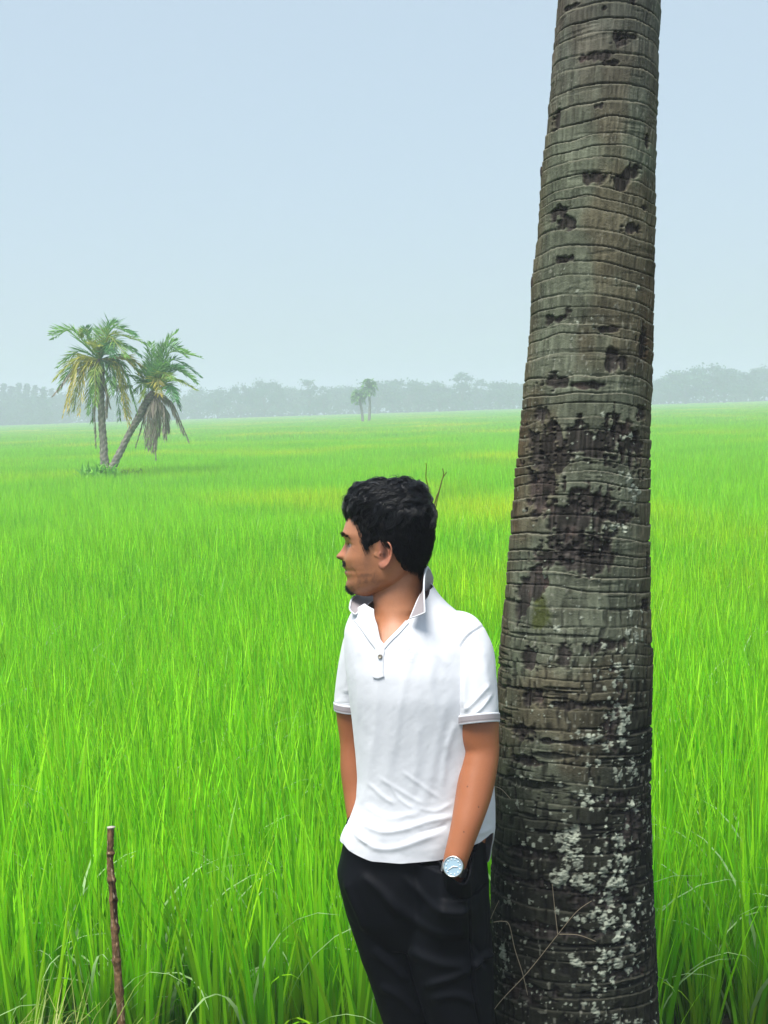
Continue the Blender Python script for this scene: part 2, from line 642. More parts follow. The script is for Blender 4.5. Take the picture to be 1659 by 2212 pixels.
# colours (reflectance)
g_up = np.array([.098, .108, .076])
g_br = np.array([.088, .062, .036])
g_lo = np.array([.013, .0135, .0105])
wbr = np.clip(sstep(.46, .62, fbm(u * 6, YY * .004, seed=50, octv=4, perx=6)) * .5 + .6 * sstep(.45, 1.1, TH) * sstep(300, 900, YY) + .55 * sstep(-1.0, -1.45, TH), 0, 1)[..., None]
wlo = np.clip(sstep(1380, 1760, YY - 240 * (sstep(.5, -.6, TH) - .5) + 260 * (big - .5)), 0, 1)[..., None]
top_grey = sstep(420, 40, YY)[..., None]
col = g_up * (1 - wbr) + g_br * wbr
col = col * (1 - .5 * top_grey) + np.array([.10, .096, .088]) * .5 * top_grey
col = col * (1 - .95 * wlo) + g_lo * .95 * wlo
mott = fbm(u * 22, YY * .02, seed=51, octv=4, perx=22)
col = col * (.55 + .9 * mott)[..., None]
col = col * (.52 + .92 * fib)[..., None] * (.86 + .28 * blk)[..., None] * (.85 + .3 * rk)[..., None]
# pale lip at the top edge of every ring, dark crack below it
lipw = np.clip(sstep(.16, .03, f) * fade * (1.25 - 1.0 * rough_low) * (.4 + vn(u * 60, ri * 2.0, seed=52, perx=60)), 0, 1)[..., None]
col = col * (1 - .6 * lipw) + np.array([.20, .19, .14]) * .6 * lipw
dk = np.clip(np.maximum.reduce([crackv * .85, crackh * .8, crackh2 * .9]), 0, 1)[..., None]
col = col * (1 - .82 * dk) + np.array([.008, .008, .008]) * .82 * dk
# fine pale flecks
fl = sstep(.80, .9, vn(u * 190, YY * .12, seed=53, perx=190)) * sstep(.45, .6, fbm(u * 6, YY * .01, seed=54, perx=6))
col = col * (1 - .4 * fl[..., None]) + np.array([.27, .27, .22]) * .4 * fl[..., None]


def thx(x, y):
    c, r = trunk_axis(np.array([float(y)]))
    return math.asin(max(-.97, min(.97, (x - c[0]) / r[0])))


def window(y, hy):
    return np.searchsorted(rows, y - hy), np.searchsorted(rows, y + hy)


# gouges and charred patches: x, y, width, height (survey units), depth mm, raggedness
gouges = [(1196, 268, 40, 60, 9, 1), (1278, 160, 52, 18, 5, 1), (1335, 118, 46, 14, 6, 1), (1318, 132, 34, 26, 5, 1), (1262, 415, 66, 30, 8, 1), (1335, 412, 60, 46, 8, 1.3), (1200, 478, 60, 24, 8, 1.2), (1216, 505, 60, 30, 8, 1.2), (1352, 518, 50, 18, 7, 1),
          (1202, 580, 44, 18, 7, 1), (1372, 470, 30, 14, 6, 1), (1192, 700, 44, 34, 8, 1.2), (1188, 836, 96, 30, 9, 1), (1300, 790, 26, 50, 8, 1), (1368, 760, 34, 66, 8, 1.3), (1325, 795, 22, 34, 6, 1), (1372, 905, 44, 40, 8, 1), (1155, 900, 40, 30, 6, 1),
          (1300, 175, 40, 12, 6, 1), (1312, 120, 16, 20, 6, 1), (1345, 40, 18, 24, 7, 1), (1275, 265, 22, 16, 4, 1), (1240, 160, 16, 18, 5, 1), (1290, 730, 60, 12, 6, 1), (1240, 845, 70, 14, 7, 1), (1380, 330, 16, 30, 7, 1), (1290, 60, 18, 14, 5, 1), (1220, 40, 60, 10, 5, 1), (1352, 20, 44, 20, 7, 1),
          (1265, 955, 190, 76, 8, 1.6), (1160, 985, 90, 90, 8, 1.6), (1330, 970, 110, 100, 8, 1.6), (1152, 1060, 84, 130, 9, 1.4), (1230, 1130, 150, 110, 8, 1.6), (1275, 1090, 110, 60, 7, 1.6), (1240, 1185, 130, 70, 8, 1.5), (1130, 1262, 80, 110, 8, 1.4), (1180, 1200, 90, 40, 7, 1.2),
          (1320, 1120, 60, 40, 7, 1), (1385, 1215, 26, 40, 7, 1), (1130, 1400, 46, 60, 8, 1.4), (1195, 1390, 30, 70, 6, 1.4), (1290, 1380, 90, 24, 7, 1.3), (1375, 1300, 36, 36, 7, 1.2), (1395, 1440, 14, 60, 9, 1), (1130, 1490, 60, 40, 8, 1.3),
          (1120, 1620, 70, 24, 9, 1.1), (1115, 1560, 60, 20, 8, 1.1), (1200, 1575, 150, 14, 8, 1.2), (1270, 1690, 160, 16, 8, 1.3), (1120, 1810, 150, 22, 9, 1.2), (1140, 1868, 160, 16, 9, 1.2), (1280, 1890, 130, 40, 7, 1.4), (1170, 1960, 200, 26, 8, 1.3), (1120, 2090, 150, 40, 8, 1.4), (1250, 2150, 120, 26, 8, 1.4), (1330, 1960, 120, 20, 8, 1.3), (1300, 1510, 40, 110, 6, 1.4), (1210, 1500, 120, 16, 6, 1.3), (1330, 1760, 90, 80, 6, 1.6), (1330, 2050, 120, 20, 8, 1.3)]
for gx, gy, gw, gh, gd, rag in gouges:
    t0 = thx(gx, gy)
    r0 = trunk_axis(np.array([float(gy)]))[1][0]
    a, b = window(gy, gh * 1.1)
    if b <= a:
        continue
    dx = np.angle(np.exp(1j * (TH[a:b] - t0))) * r0 / (gw * .5)
    dy = (YY[a:b] - gy) / (gh * .5)
    ns = fbm(u[a:b] * 26, YY[a:b] * .026, seed=int(gx) % 97, octv=4, perx=26) - .5
    ns = .75 * ns + .42 * (vn(u[a:b] * 110, YY[a:b] * .035, seed=int(gy) % 89, perx=110) - .5) + .25 * (vn(u[a:b] * 60, YY[a:b] * .2, seed=int(gy) % 83, perx=60) - .5)
    d = np.sqrt(dx ** 2 + dy ** 2) + ns * 1.9 * rag
    w = sstep(1.08, .62, d)
    stri = vn(u[a:b] * 210, YY[a:b] * .02, seed=61, perx=210)
    disp[a:b] -= w * gd * .0008 * (.5 + .9 * stri)
    edge = sstep(1.3, 1.0, d) * (1 - w)
    disp[a:b] += edge * .0004
    cc_ = np.array([.030, .026, .024]) * (.35 + 1.7 * stri ** 2)[..., None] + np.array([.045, .030, .026]) * (sstep(.6, .8, mott[a:b]) * .8)[..., None]
    ww = (w * .93)[..., None]
    col[a:b] = col[a:b] * (1 - ww) + cc_ * ww

# lichen and bird-lime spots
spots = []


def spot_cloud(n, x0, x1, y0, y1, smin, smax, br=(.30, .48), pw=2.2):
    for _ in range(n):
        spots.append((rt.uniform(x0, x1), rt.uniform(y0, y1), smin + (smax - smin) * rt.random() ** pw, rt.uniform(*br)))


def spot_cluster(cx, cy, sx, sy, n, smin=1.5, smax=7, br=(.26, .46)):
    for _ in range(int(n * .52) + 1):
        spots.append((rt.normal(cx, sx), rt.normal(cy, sy), 1.2 * (smin + (smax - smin) * rt.random() ** 2.0), rt.uniform(*br)))


spot_cloud(120, 1120, 1400, 600, 1000, .8, 2.8, (.2, .36))
spot_cloud(150, 1100, 1400, 1000, 1500, .9, 3.4, (.22, .42))
spot_cloud(300, 1080, 1410, 1500, 2212, 1.0, 4.6, (.26, .46), 2.6)
for c in [(1345, 1050, 14, 16, 16, 2, 9), (1300, 1138, 16, 4, 14, 2, 7), (1275, 1134, 8, 3, 5, 2, 5), (1330, 1035, 16, 10, 8, 2, 6), (1300, 960, 24, 20, 9, 1.5, 4.5), (1240, 958, 20, 30, 8, 1.5, 4), (1240, 690, 16, 30, 4, 1.5, 4), (1356, 637, 3, 3, 4, 2, 5),
          (1185, 1345, 5, 4, 5, 2, 6), (1285, 1380, 24, 8, 10, 1.5, 5), (1345, 1360, 10, 30, 14, 2, 7), (1295, 1435, 14, 26, 22, 1.5, 7), (1265, 1440, 6, 6, 5, 2, 6), (1310, 1480, 22, 16, 12, 1.5, 4), (1365, 1345, 12, 20, 10, 1.5, 6), (1320, 950, 14, 6, 8, 2, 6),
          (1305, 1555, 18, 24, 26, 2, 9), (1255, 1575, 10, 24, 13, 2, 8), (1220, 1560, 20, 10, 8, 1.5, 4), (1290, 1625, 44, 16, 44, 1.5, 6.5), (1240, 1680, 40, 26, 34, 1.5, 6), (1350, 1650, 30, 30, 30, 1.5, 6), (1345, 1715, 10, 14, 14, 2.5, 10), (1300, 1740, 40, 24, 30, 1.5, 5),
          (1205, 1765, 8, 14, 16, 3, 10), (1205, 1800, 14, 9, 16, 3, 9), (1235, 1812, 24, 10, 20, 2, 6), (1310, 1790, 14, 26, 24, 2, 8), (1310, 1850, 22, 26, 60, 2, 9), (1200, 1850, 16, 9, 16, 4, 12), (1240, 1862, 24, 10, 18, 3, 8), (1275, 1905, 12, 18, 28, 2, 8), (1330, 1920, 26, 20, 30, 1.5, 6),
          (1240, 1925, 40, 8, 22, 1.5, 5), (1300, 1950, 20, 16, 24, 2, 8), (1310, 2010, 26, 30, 64, 2, 8), (1250, 2030, 30, 20, 26, 1.5, 6), (1380, 1960, 8, 20, 10, 2, 7), (1085, 2040, 7, 12, 14, 4, 9), (1210, 2015, 5, 6, 7, 3, 8), (1265, 2075, 24, 18, 28, 1.5, 6), (1290, 2150, 60, 16, 40, 1.5, 6),
          (1355, 2165, 14, 8, 16, 3, 8), (1370, 2210, 20, 12, 14, 2, 8), (1260, 2200, 50, 20, 26, 1.5, 6), (1095, 1915, 5, 8, 5, 2, 6), (1115, 1715, 5, 6, 4, 2, 7), (1110, 2195, 18, 14, 16, 3, 9), (1165, 2205, 16, 12, 20, 4, 10), (1120, 1660, 20, 6, 7, 1.5, 4), (1130, 1770, 30, 14, 16, 1.5, 4), (1390, 1790, 10, 30, 14, 1.5, 6)]:
    spot_cluster(*c)
for sx, sy, sr, sb in spots:
    t0 = thx(sx, sy)
    r0 = trunk_axis(np.array([float(sy)]))[1][0]
    a, b = window(sy, sr * 2.2 + 1)
    if b <= a:
        continue
    jc = int((t0 + math.pi) / TAU * NT)
    hw = int((sr * 2.2 + 1) / r0 / TAU * NT) + 2
    ja, jb = max(0, jc - hw), min(NT, jc + hw + 1)
    S = np.s_[a:b, ja:jb]
    dx = (TH[S] - t0) * r0
    dy = (YY[S] - sy) * .85
    ns = fbm(u[S] * 170, YY[S] * .28, seed=71, octv=2, perx=170) - .5
    d = np.sqrt(dx * dx + dy * dy) / sr + ns * 1.7
    w = sstep(1.05, .65, d)
    disp[S] += w * .0014
    lc = np.array([.92, 1.0, .80]) * sb * .74 * (.75 + .5 * vn(u[S] * 420, YY[S] * .8, seed=72, perx=420))[..., None]
    ww = (w * .9)[..., None]
    col[S] = col[S] * (1 - ww) + lc * ww
# moss stain
t0 = thx(1150, 1330)
w = sstep(1.2, .5, np.sqrt(((TH - t0) * 160 / 22) ** 2 + ((YY - 1320) / 34) ** 2) + (fbm(u * 70, YY * .06, seed=75, perx=70) - .5) * 1.6)[..., None] * .8
col = col * (1 - w) + np.array([.045, .055, .012]) * w

R_m = RR * KD / FPX * TD + disp
Vc = np.stack([(XC * KD - 384) / FPX * TD + R_m * np.sin(TH), TD - R_m * np.cos(TH), np.broadcast_to(-(YY * KD - 512) / FPX * TD, TH.shape)], -1)
Vw = cam2world(Vc).reshape(-1, 3)
tb = at(float(trunk_axis(np.array([2680.]))[0][0]), 2680, TD)
tb[2] = .1
bark = principled('palm_bark', None, rough=.9, spec=.08, bump=[(420, .5, .003), (150, .35, .004)])
tree = empty('palm_tree', tb)
tag(tree, 'thick ringed grey palm trunk with pale lichen spots, leaning close behind the man', 'tree')
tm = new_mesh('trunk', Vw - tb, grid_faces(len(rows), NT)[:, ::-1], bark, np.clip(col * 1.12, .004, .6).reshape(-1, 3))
trunk = obj('trunk', tm, tree)

# torn fibre stubs sticking out of the bark edges
for sx, sy, dxs, dys in [(1411, 838, 5, -12), (1148, 612, -3, -14), (1169, 372, -4, -12), (1409, 762, 3, -40), (1412, 604, 3, -8), (1406, 1418, 5, -18), (1107, 1112, -4, -10), (1410, 730, 3, -8)]:
    c, r = trunk_axis(np.array([float(sy)]))
    s = 1 if sx > c[0] else -1
    ex = c[0] + s * (r[0] - 2)
    thin = dys < -30
    P = np.array([cc(ex, sy + 8, TD), cc(ex + dxs * .6, sy + dys * .3, TD), cc(ex + dxs, sy + dys, TD)])
    v, f_, t_ = tube(cam2world(P), [.0012, .0010, .0006] if thin else [.007, .005, .0015], 6, n=7)
    mb = MB()
    mb.add(v, f_, t_, (.05, .04, .032))
    obj('bark_splinter', mb.mesh('bark_splinter', bark, offset=tb), tree)
# ------------------------------------------------------------------ the man: head shape
PSI = R(9)
HD = 2.93                                           # distance of the head centre
h0 = cc(1536 / 4 / KD, 2219 / 4 / KD, HD - .075)
HO = np.array([h0[0] + .0125, HD, h0[2]])           # head origin (between the ears) in camera axes
HX = np.array([-math.cos(PSI), math.sin(PSI), 0])   # face direction
HY = np.array([-math.sin(PSI), -math.cos(PSI), 0])  # his left
HZv = np.array([0., 0, 1])


def head2cam(p):
    return HO + p[..., 0:1] * HX + p[..., 1:2] * HY + p[..., 2:3] * HZv


def cam2head(p):
    q = p - HO
    return np.stack([q @ HX, q @ HY, q @ HZv], -1)


zf = [.136, .132, .125, .11, .095, .078, .06, .045, .036, .029, .02, .01, 0, -.014, -.020, -.027, -.033, -.0375, -.042, -.046, -.053, -.060, -.070, -.078, -.086, -.092, -.097]
xf = [.0, .03, .055, .078, .090, .098, .104, .1065, .1045, .1015, .1000, .0985, .0975, .1030, .1045, .1065, .1070, .1030, .1040, .1035, .0985, .0975, .1010, .1015, .098, .090, .062]
zb = [.136, .132, .125, .11, .09, .067, .04, .02, 0, -.02, -.04, -.06, -.08, -.092, -.097]
xb = [-.0, -.03, -.05, -.068, -.083, -.09, -.09, -.085, -.076, -.066, -.053, -.036, -.006, .03, .05]
zw = [.136, .132, .125, .11, .09, .067, .04, .02, 0, -.02, -.04, -.06, -.076, -.086, -.092, -.097]
ww_ = [.002, .03, .045, .060, .071, .0765, .077, .0745, .0715, .068, .0635, .056, .046, .036, .027, .010]
zc_ = [.136, .10, .04, 0, -.04, -.076, -.092, -.097]
xc__ = [.0, -.005, -.012, -.004, .010, .03, .05, .055]
zn = [.05, .036, .029, .02, .012, .004, 0, -.004, -.008, -.0115, -.0145, -.0175, -.021]
nn = [0, .0005, .0012, .0055, .0110, .0170, .0210, .0232, .0232, .0200, .0110, .002, 0]
zs = [.036, .02, .01, 0, -.006, -.013]
ns_ = [.0075, .0088, .0115, .0145, .0160, .0160]


def G2(a, b):
    return np.exp(-.5 * (a * a + b * b))


def head_surface(z, ph, detail=True):
    """point of the head at height z and angle ph (0 = face)"""
    zfr = sm_interp(z, zf, xf, .0018)
    zbk = sm_interp(z, zb, xb, .004)
    w = sm_interp(z, zw, ww_, .003)
    cx = sm_interp(z, zc_, xc__, .006)
    c, s = np.cos(ph), np.sin(ph)
    A = np.where(c > 0, zfr - cx, cx - zbk)
    n = np.where(c > 0, 2.15 + .25 * sstep(-.05, .03, z), 2.1)
    rr = (np.abs(c / np.maximum(A, .002)) ** n + np.abs(s / np.maximum(w, .002)) ** n) ** (-1 / n)
    x, y = cx + rr * c, rr * s
    if detail:
        front = sstep(.0, .06, x)
        ay = np.abs(y)
        sg = np.interp(z, zs[::-1], ns_[::-1])
        nose = sm_interp(z, zn, nn, .0012) * np.exp(-(ay / sg) ** 2.6)
        nose += .0045 * G2((ay - .0150) / .0042, (z + .0045) / .0050)
        nose -= .0025 * G2((ay - .0165) / .003, (z + .012) / .003)
        x = x + nose * front
        x = x - .0125 * G2((ay - .031) / .0125, (z - .0205) / .0085) * front       # eye socket
        x = x + .0035 * G2((ay - .030) / .016, (z - .044) / .006) * front          # brow ridge
        x = x + .0045 * G2((ay - .031) / .0135, (z - .0265) / .0030) * front       # upper lid
        x = x + .0030 * G2((ay - .031) / .0125, (z - .0135) / .0030) * front       # lower lid
        ck = .0050 * G2((ay - .043) / .016, (z + .004) / .016)                     # cheek
        x = x + ck * front
        y = y + np.sign(y) * ck * .7
        x = x - .0010 * G2((ay - .028 - .25 * (-.012 - z)) / .003, (z + .022) / .012) * front   # smile crease
        lip = np.exp(-(ay / .024) ** 4)
        x = x - (.0030 * G2(0 * z, (z + .0375) / .0016)) * np.exp(-(ay / .026) ** 6) * front
        x = x - .0035 * (1 - lip) * G2(0 * z, (z + .037) / .010) * front * (ay < .05)
        x = x - .0012 * G2((ay - .025) / .004, (z + .038) / .004) * front
        y = y + np.sign(y) * .0030 * G2((x - .0) / .03, (z + .058) / .014)         # jaw corner
    return np.stack([x, y, z + 0 * x], -1)


NH = 200
ph = np.arange(NH) / NH * TAU
hz_rows = np.concatenate([-.097 + .0 * np.arange(1), np.linspace(-.0955, .10, 170), .136 - .036 * (1 - np.linspace(0, 1, 40)[1:]) ** 2])
HPH, HZZ = np.meshgrid(ph, hz_rows)
HEAD = head_surface(HZZ, HPH)
hv = np.concatenate([HEAD.reshape(-1, 3), [[.057, 0, -.098]], [[0, 0, .1365]]])
nr = len(hz_rows)
j = np.arange(NH)
j2 = (j + 1) % NH
ht = np.concatenate([np.stack([np.full(NH, nr * NH), j2, j], -1), np.stack([np.full(NH, nr * NH + 1), (nr - 1) * NH + j, (nr - 1) * NH + j2], -1)])
BODY = MB()
BODY.add(head2cam(hv), grid_faces(nr, NH), ht)

# ear (his left, towards the camera) and a mirrored one
EO = np.array([(764, 950), (776, 890), (815, 866), (866, 878), (898, 925), (905, 990), (892, 1062), (858, 1122), (805, 1168), (764, 1168), (742, 1130), (748, 1085), (752, 1040), (756, 995)], float)
EO = np.column_stack([(790 - EO[:, 0]) * .000205 + .004, (1020 - EO[:, 1]) * .000205])
eo = catmull(np.vstack([EO, EO[:1]]), 61)[:-1]
ecx, ecz = -.004, .002
for side in (1, -1):
    nrr = 16
    rv = np.linspace(0, 1, nrr)
    P = np.zeros((nrr, 60, 3))
    P[..., 0] = ecx + (eo[None, :, 0] - ecx) * rv[:, None]
    P[..., 2] = ecz + (eo[None, :, 1] - ecz) * rv[:, None]
    X_, Z_ = P[..., 0], P[..., 2]
    flare = .068 + .018 * sstep(.012, -.022, X_) + .004 * sstep(0, .03, Z_)
    front = sstep(.004, .010, X_)
    up = sstep(-.014, .004, Z_)
    hgt = .0042 * np.exp(-((rv[:, None] - .90) / .10) ** 2) * (.25 + .75 * up)                       # helix
    hgt = hgt - .0090 * np.exp(-((rv[:, None] - .66) / .13) ** 2) * up * (1 - .6 * front)           # scapha groove
    hgt = hgt + .0030 * np.exp(-(((X_ + .012) / .005) ** 2 + ((Z_ - .002) / .014) ** 2))              # antihelix
    hgt = hgt - .0190 * np.exp(-(((X_ + .001) / .0065) ** 2 + ((Z_ - .001) / .0090) ** 2))            # concha
    hgt = hgt + .0060 * np.exp(-(((X_ - .0095) / .0035) ** 2 + ((Z_ - .002) / .0045) ** 2))           # tragus
    hgt = hgt + .0025 * np.exp(-(((X_ - .004) / .007) ** 2 + ((Z_ + .022) / .007) ** 2))              # lobe
    P[..., 1] = flare + hgt
    back = P[::-1].copy()
    back[..., 1] = np.minimum(flare[::-1] - .0045, P[::-1][..., 1] - .003)
    c0 = np.array([[ecx, .05, ecz]])
    allp = np.concatenate([P.reshape(-1, 3), back.reshape(-1, 3)])
    allp[:, 1] *= side
    fcs = grid_faces(nrr * 2, 60)
    BODY.add(head2cam(allp), fcs)
    # root that ties the ear to the skull
    rootp = np.array([[.006, .055, .0], [.004, .071, .0]])
    rv2, rf2, rt2 = tube(rootp * [1, side, 1], [.010, .008], 12, n=4, rad2=[.024, .020])
    BODY.add(head2cam(rv2), rf2, rt2)

# ------------------------------------------------------------------ torso surface (shirt shape), neck
T_y = [1225, 1250, 1275, 1300, 1330, 1360, 1400, 1450, 1500, 1560, 1620, 1680, 1730, 1770, 1800, 1830, 1866, 1900]
T_l = [812, 803, 792, 774, 753, 743, 744, 748, 754, 761, 767, 771, 768, 755, 740, 736, 736, 738]
T_r = [916, 927, 942, 962, 1000, 1034, 1050, 1050, 1050, 1052, 1058, 1066, 1069, 1068, 1064, 1056, 1051, 1052]
T_b = [.058, .062, .070, .080, .097, .110, .118, .124, .126, .124, .122, .122, .124, .127, .130, .132, .134, .134]
T_d = [2.95, 2.95, 2.95, 2.95, 2.945, 2.94, 2.935, 2.93, 2.93, 2.935, 2.94, 2.945, 2.95, 2.95, 2.955, 2.96, 2.96, 2.965]


def tors(y):
    s = 9
    L, Rr = sm_interp(y, T_y, T_l, s), sm_interp(y, T_y, T_r, s)
    d = sm_interp(y, T_y, T_d, s)
    return (L + Rr) / 2, (Rr - L) / 2, sm_interp(y, T_y, T_b, s), d


def spw(v, p):
    return np.sign(v) * np.abs(v) ** p


def torso_pt(y, u, off=0.0):
    c, a, b, d = tors(y)
    e = 2 / 2.25
    A = a * KD / FPX * d + off
    p = cc(c, y, d)
    return np.stack([p[..., 0] + A * spw(np.sin(u), e), d - (b + off) * spw(np.cos(u), e), p[..., 2]], -1)


def torso_front(x, y, off=0.0):
    """front surface point seen at survey position x, y"""
    x, y = np.asarray(x, float), np.asarray(y, float)
    c, a, b, d = tors(y)
    u = None
    s = np.clip((x - c) / a, -.985, .985)
    for _ in range(4):                              # account for the front being nearer than the section centre
        uu = np.arcsin(spw(s, 2.25 / 2))
        dep = d - b * spw(np.cos(uu), 2 / 2.25)
        s = np.clip(((x - 384 / KD) * dep / d + 384 / KD - c) / a, -.985, .985)
    yy = 512 / KD + (y - 512 / KD) * dep / d
    return torso_pt(yy, np.arcsin(spw(s, 2.25 / 2)), off)


# neck and chest of the body, inside the shirt
neck = [(2250, 1535, 1690, 2.945, .046), (2300, 1512, 1694, 2.945, .052), (2340, 1502, 1690, 2.945, .055), (2385, 1492, 1688, 2.943, .058), (2430, 1494, 1690, 2.94, .061), (2480, 1480, 1705, 2.94, .072)]
rowsN = []
un = np.arange(72) / 72 * TAU
for y, l, r, d, b in neck:
    p = cc((l + r) / 2 / 4 / KD, y / 4 / KD, d)
    A = (r - l) / 2 / 4 / FPX * d
    rowsN.append(np.stack([p[0] + A * np.sin(un), d - b * np.cos(un), np.full(72, p[2])], -1))
for y in (1285, 1385, 1420, 1460, 1520, 1600, 1680, 1760, 1830):
    if y > 1255:
        pt = torso_pt(np.full(72, float(y)), un, -.012 if y > 1330 else -.007)
        if y == 1285:
            continue
        rowsN.append(pt)
NK = np.array(rowsN)
NK = catmull(NK.reshape(len(NK), -1), 110).reshape(110, 72, 3)
nv = np.concatenate([NK.reshape(-1, 3), NK[:1].mean(1), NK[-1:].mean(1)])
j = np.arange(72)
j2 = (j + 1) % 72
BODY.add(nv, grid_faces(110, 72), np.concatenate([np.stack([np.full(72, 110 * 72), j2, j], -1), np.stack([np.full(72, 110 * 72 + 1), 109 * 72 + j, 109 * 72 + j2], -1)]))


# arms: x centre, y, half width in survey units, distance, depth half-thickness (m)
def arm(rows_, n=80):
    P, ra, rb = [], [], []
    for x, y, hw, d, b in rows_:
        P.append(cc(x, y, d))
        ra.append(hw * KD / FPX * d)
        rb.append(b)
    v, f_, t_ = tube(np.array(P), ra, 48, n=n, ref=[0, 1, 0], rad2=rb)
    rel = .0045 * (fbm(v[:, 0] * 16, v[:, 1] * 16, v[:, 2] * 9, seed=86, octv=2) - .5)
    ctr_ = np.repeat(v[:48 * n].reshape(n, 48, 3).mean(1), 48, 0)
    dr = v[:48 * n] - ctr_
    v[:48 * n] += dr / (np.linalg.norm(dr, axis=1)[:, None] + 1e-9) * rel[:48 * n, None]
    BODY.add(v, f_, t_)
    return P


arm([(1006, 1378, 40, 2.90, .045), (1020, 1440, 46, 2.885, .050), (1028, 1520, 47, 2.87, .049), (1032, 1575, 46, 2.86, .047), (1040, 1620, 38.5, 2.855, .042), (1037, 1655, 38, 2.845, .041), (1029, 1690, 40, 2.835, .042), (1020, 1730, 38.5, 2.82, .040),
     (1007, 1780, 33, 2.80, .035), (994, 1825, 28.5, 2.785, .029), (985, 1856, 26, 2.78, .026), (981, 1880, 25, 2.79, .024), (978, 1902, 23, 2.825, .021), (976, 1925, 21, 2.85, .018), (976, 1950, 20, 2.865, .016)])
arm([(790, 1385, 34, 3.02, .045), (772, 1450, 37, 3.04, .048), (763, 1530, 37, 3.05, .046), (766, 1600, 31, 3.055, .041), (767, 1660, 31, 3.05, .040), (772, 1710, 30, 3.04, .036), (776, 1760, 27, 3.02, .031), (780, 1810, 24, 3.0, .026), (784, 1850, 23, 2.985, .024), (786, 1880, 24, 2.98, .018), (788, 1915, 20, 2.975, .016)])


# hands inside the trouser pockets: palm continues the wrist, five bent fingers each
def hand(px, py, pd, spread, sgn, dd):
    for k, (dx, ln, r0) in enumerate([(-19, 62, .0085), (-7, 74, .009), (5, 72, .0088), (16, 60, .0078)]):
        P = [cc(px + dx * .8, py - 14, pd), cc(px + dx + spread, py + ln * .35, pd + .004), cc(px + dx * 1.15 + spread * 1.6, py + ln * .75, pd + dd * .5), cc(px + dx * 1.2 + spread * 1.4, py + ln, pd + dd)]
        v, f_, t_ = tube(np.array(P), [r0 * 1.1, r0, r0 * .95, r0 * .7], 12, n=16)
        BODY.add(v, f_, t_)
    P = [cc(px + sgn * 12, py - 30, pd), cc(px + sgn * 22, py - 8, pd - .002), cc(px + sgn * 26, py + 14, pd - .004), cc(px + sgn * 24, py + 34, pd - .002)]
    v, f_, t_ = tube(np.array(P), [.013, .012, .0105, .008], 12, n=16)
    BODY.add(v, f_, t_)


hand(976, 1945, 2.862, 2, -1, .02)
hand(788, 1912, 2.975, 2, 1, .02)

feet = at(955, 2655, 2.98)
PB = np.array([feet[0], feet[1], .12])
skin = principled('skin', None, rough=.44, spec=.4, sss=.12, bump=[(700, .12, .001)])
raw = BODY.mesh('person', None)
ob = bpy.data.objects.new('person_tmp', raw)
COL.objects.link(ob)
mo = ob.modifiers.new('r', 'REMESH')
mo.mode = 'VOXEL'
mo.voxel_size = .0015
ms = ob.modifiers.new('s', 'SMOOTH')
ms.factor = .5
ms.iterations = 3
dg = bpy.context.evaluated_depsgraph_get()
pm = bpy.data.meshes.new_from_object(ob.evaluated_get(dg))
bpy.data.objects.remove(ob)
nv_ = len(pm.vertices)
pc = np.zeros(nv_ * 3, np.float32)
pm.vertices.foreach_get('co', pc)
pc = pc.reshape(-1, 3).astype(float)
q = cam2head(pc)
hx, hy, hzz = q[:, 0], q[:, 1], q[:, 2]
ay = np.abs(hy)
nz1 = fbm(pc[:, 0] * 60, pc[:, 1] * 60, pc[:, 2] * 60, seed=80, octv=3)
nz2 = vn(pc[:, 0] * 420, pc[:, 1] * 420, pc[:, 2] * 420, seed=81)
nz3 = fbm(pc[:, 0] * 14, pc[:, 1] * 14, pc[:, 2] * 14, seed=83, octv=2)
base = np.array([.35, .148, .070])
colb = base * (.90 + .2 * nz1)[:, None] * (.92 + .16 * nz3)[:, None]
ishead = sstep(-.13, -.10, hzz)


def cmix(c, target, w):
    w = np.clip(w, 0, 1)[:, None]
    return c * (1 - w) + np.asarray(target) * w


face = sstep(.0, .03, hx) * ishead
arms_w = sstep(-.30, -.36, hzz)
colb = cmix(colb, np.array([.285, .098, .040]), arms_w * .85)
colb = cmix(colb, (.40, .185, .105), face * sstep(.02, .06, hzz) * .5)
colb = cmix(colb, (.36, .125, .08), .55 * G2((ay - .0) / .014, (hzz + .002) / .012) * (hx > .10))
colb = cmix(colb, (.38, .145, .095), .7 * sstep(.062, .072, ay) * sstep(-.05, -.03, hzz) * sstep(.045, .03, np.abs(hzz)) * sstep(.018, .01, hx))
colb = cmix(colb, (.05, .018, .012), .95 * G2((hx - .001) / .0050, (hzz - .000) / .0075) * (ay > .05) * (ay < .079))  # ear hollow: its shade is put into the skin colour
colb = cmix(colb, (.10, .035, .024), .8 * G2((hx + .002 + .15 * (hzz - .018)) / .0045, (hzz - .017) / .007) * (ay > .06) * (ay < .084))  # groove inside the ear rim: shade painted into the colour too
hairy = .35 + .65 * nz2
colb = cmix(colb, (.035, .022, .018), .72 * hairy * sstep(-.062, -.076, hzz) * sstep(.064, .078, hx - .25 * (ay - .02)) * (hx > .02) * ishead)              # chin
colb = cmix(colb, (.05, .03, .024), .9 * sstep(.4, .8, hairy) * G2(0, (hzz + .0215) / .0055) * sstep(.034, .026, ay) * (hx > .085))       # moustache
colb = cmix(colb, (.07, .04, .03), .45 * hairy * G2((hx - .085) / .02, (hzz + .06) / .012) * sstep(.05, .03, ay))
jl = sstep(-.02, -.05, hzz) * sstep(-.100, -.085, hzz) * sstep(.0, .03, hx) * sstep(.03, .05, ay)
colb = cmix(colb, (.08, .04, .03), .62 * sstep(.42, .66, nz1) * hairy * jl)
colb = cmix(colb, (.12, .062, .045), .6 * hairy * G2((hx - .042) / .009, (hzz + .012) / .018) * (ay > .05))
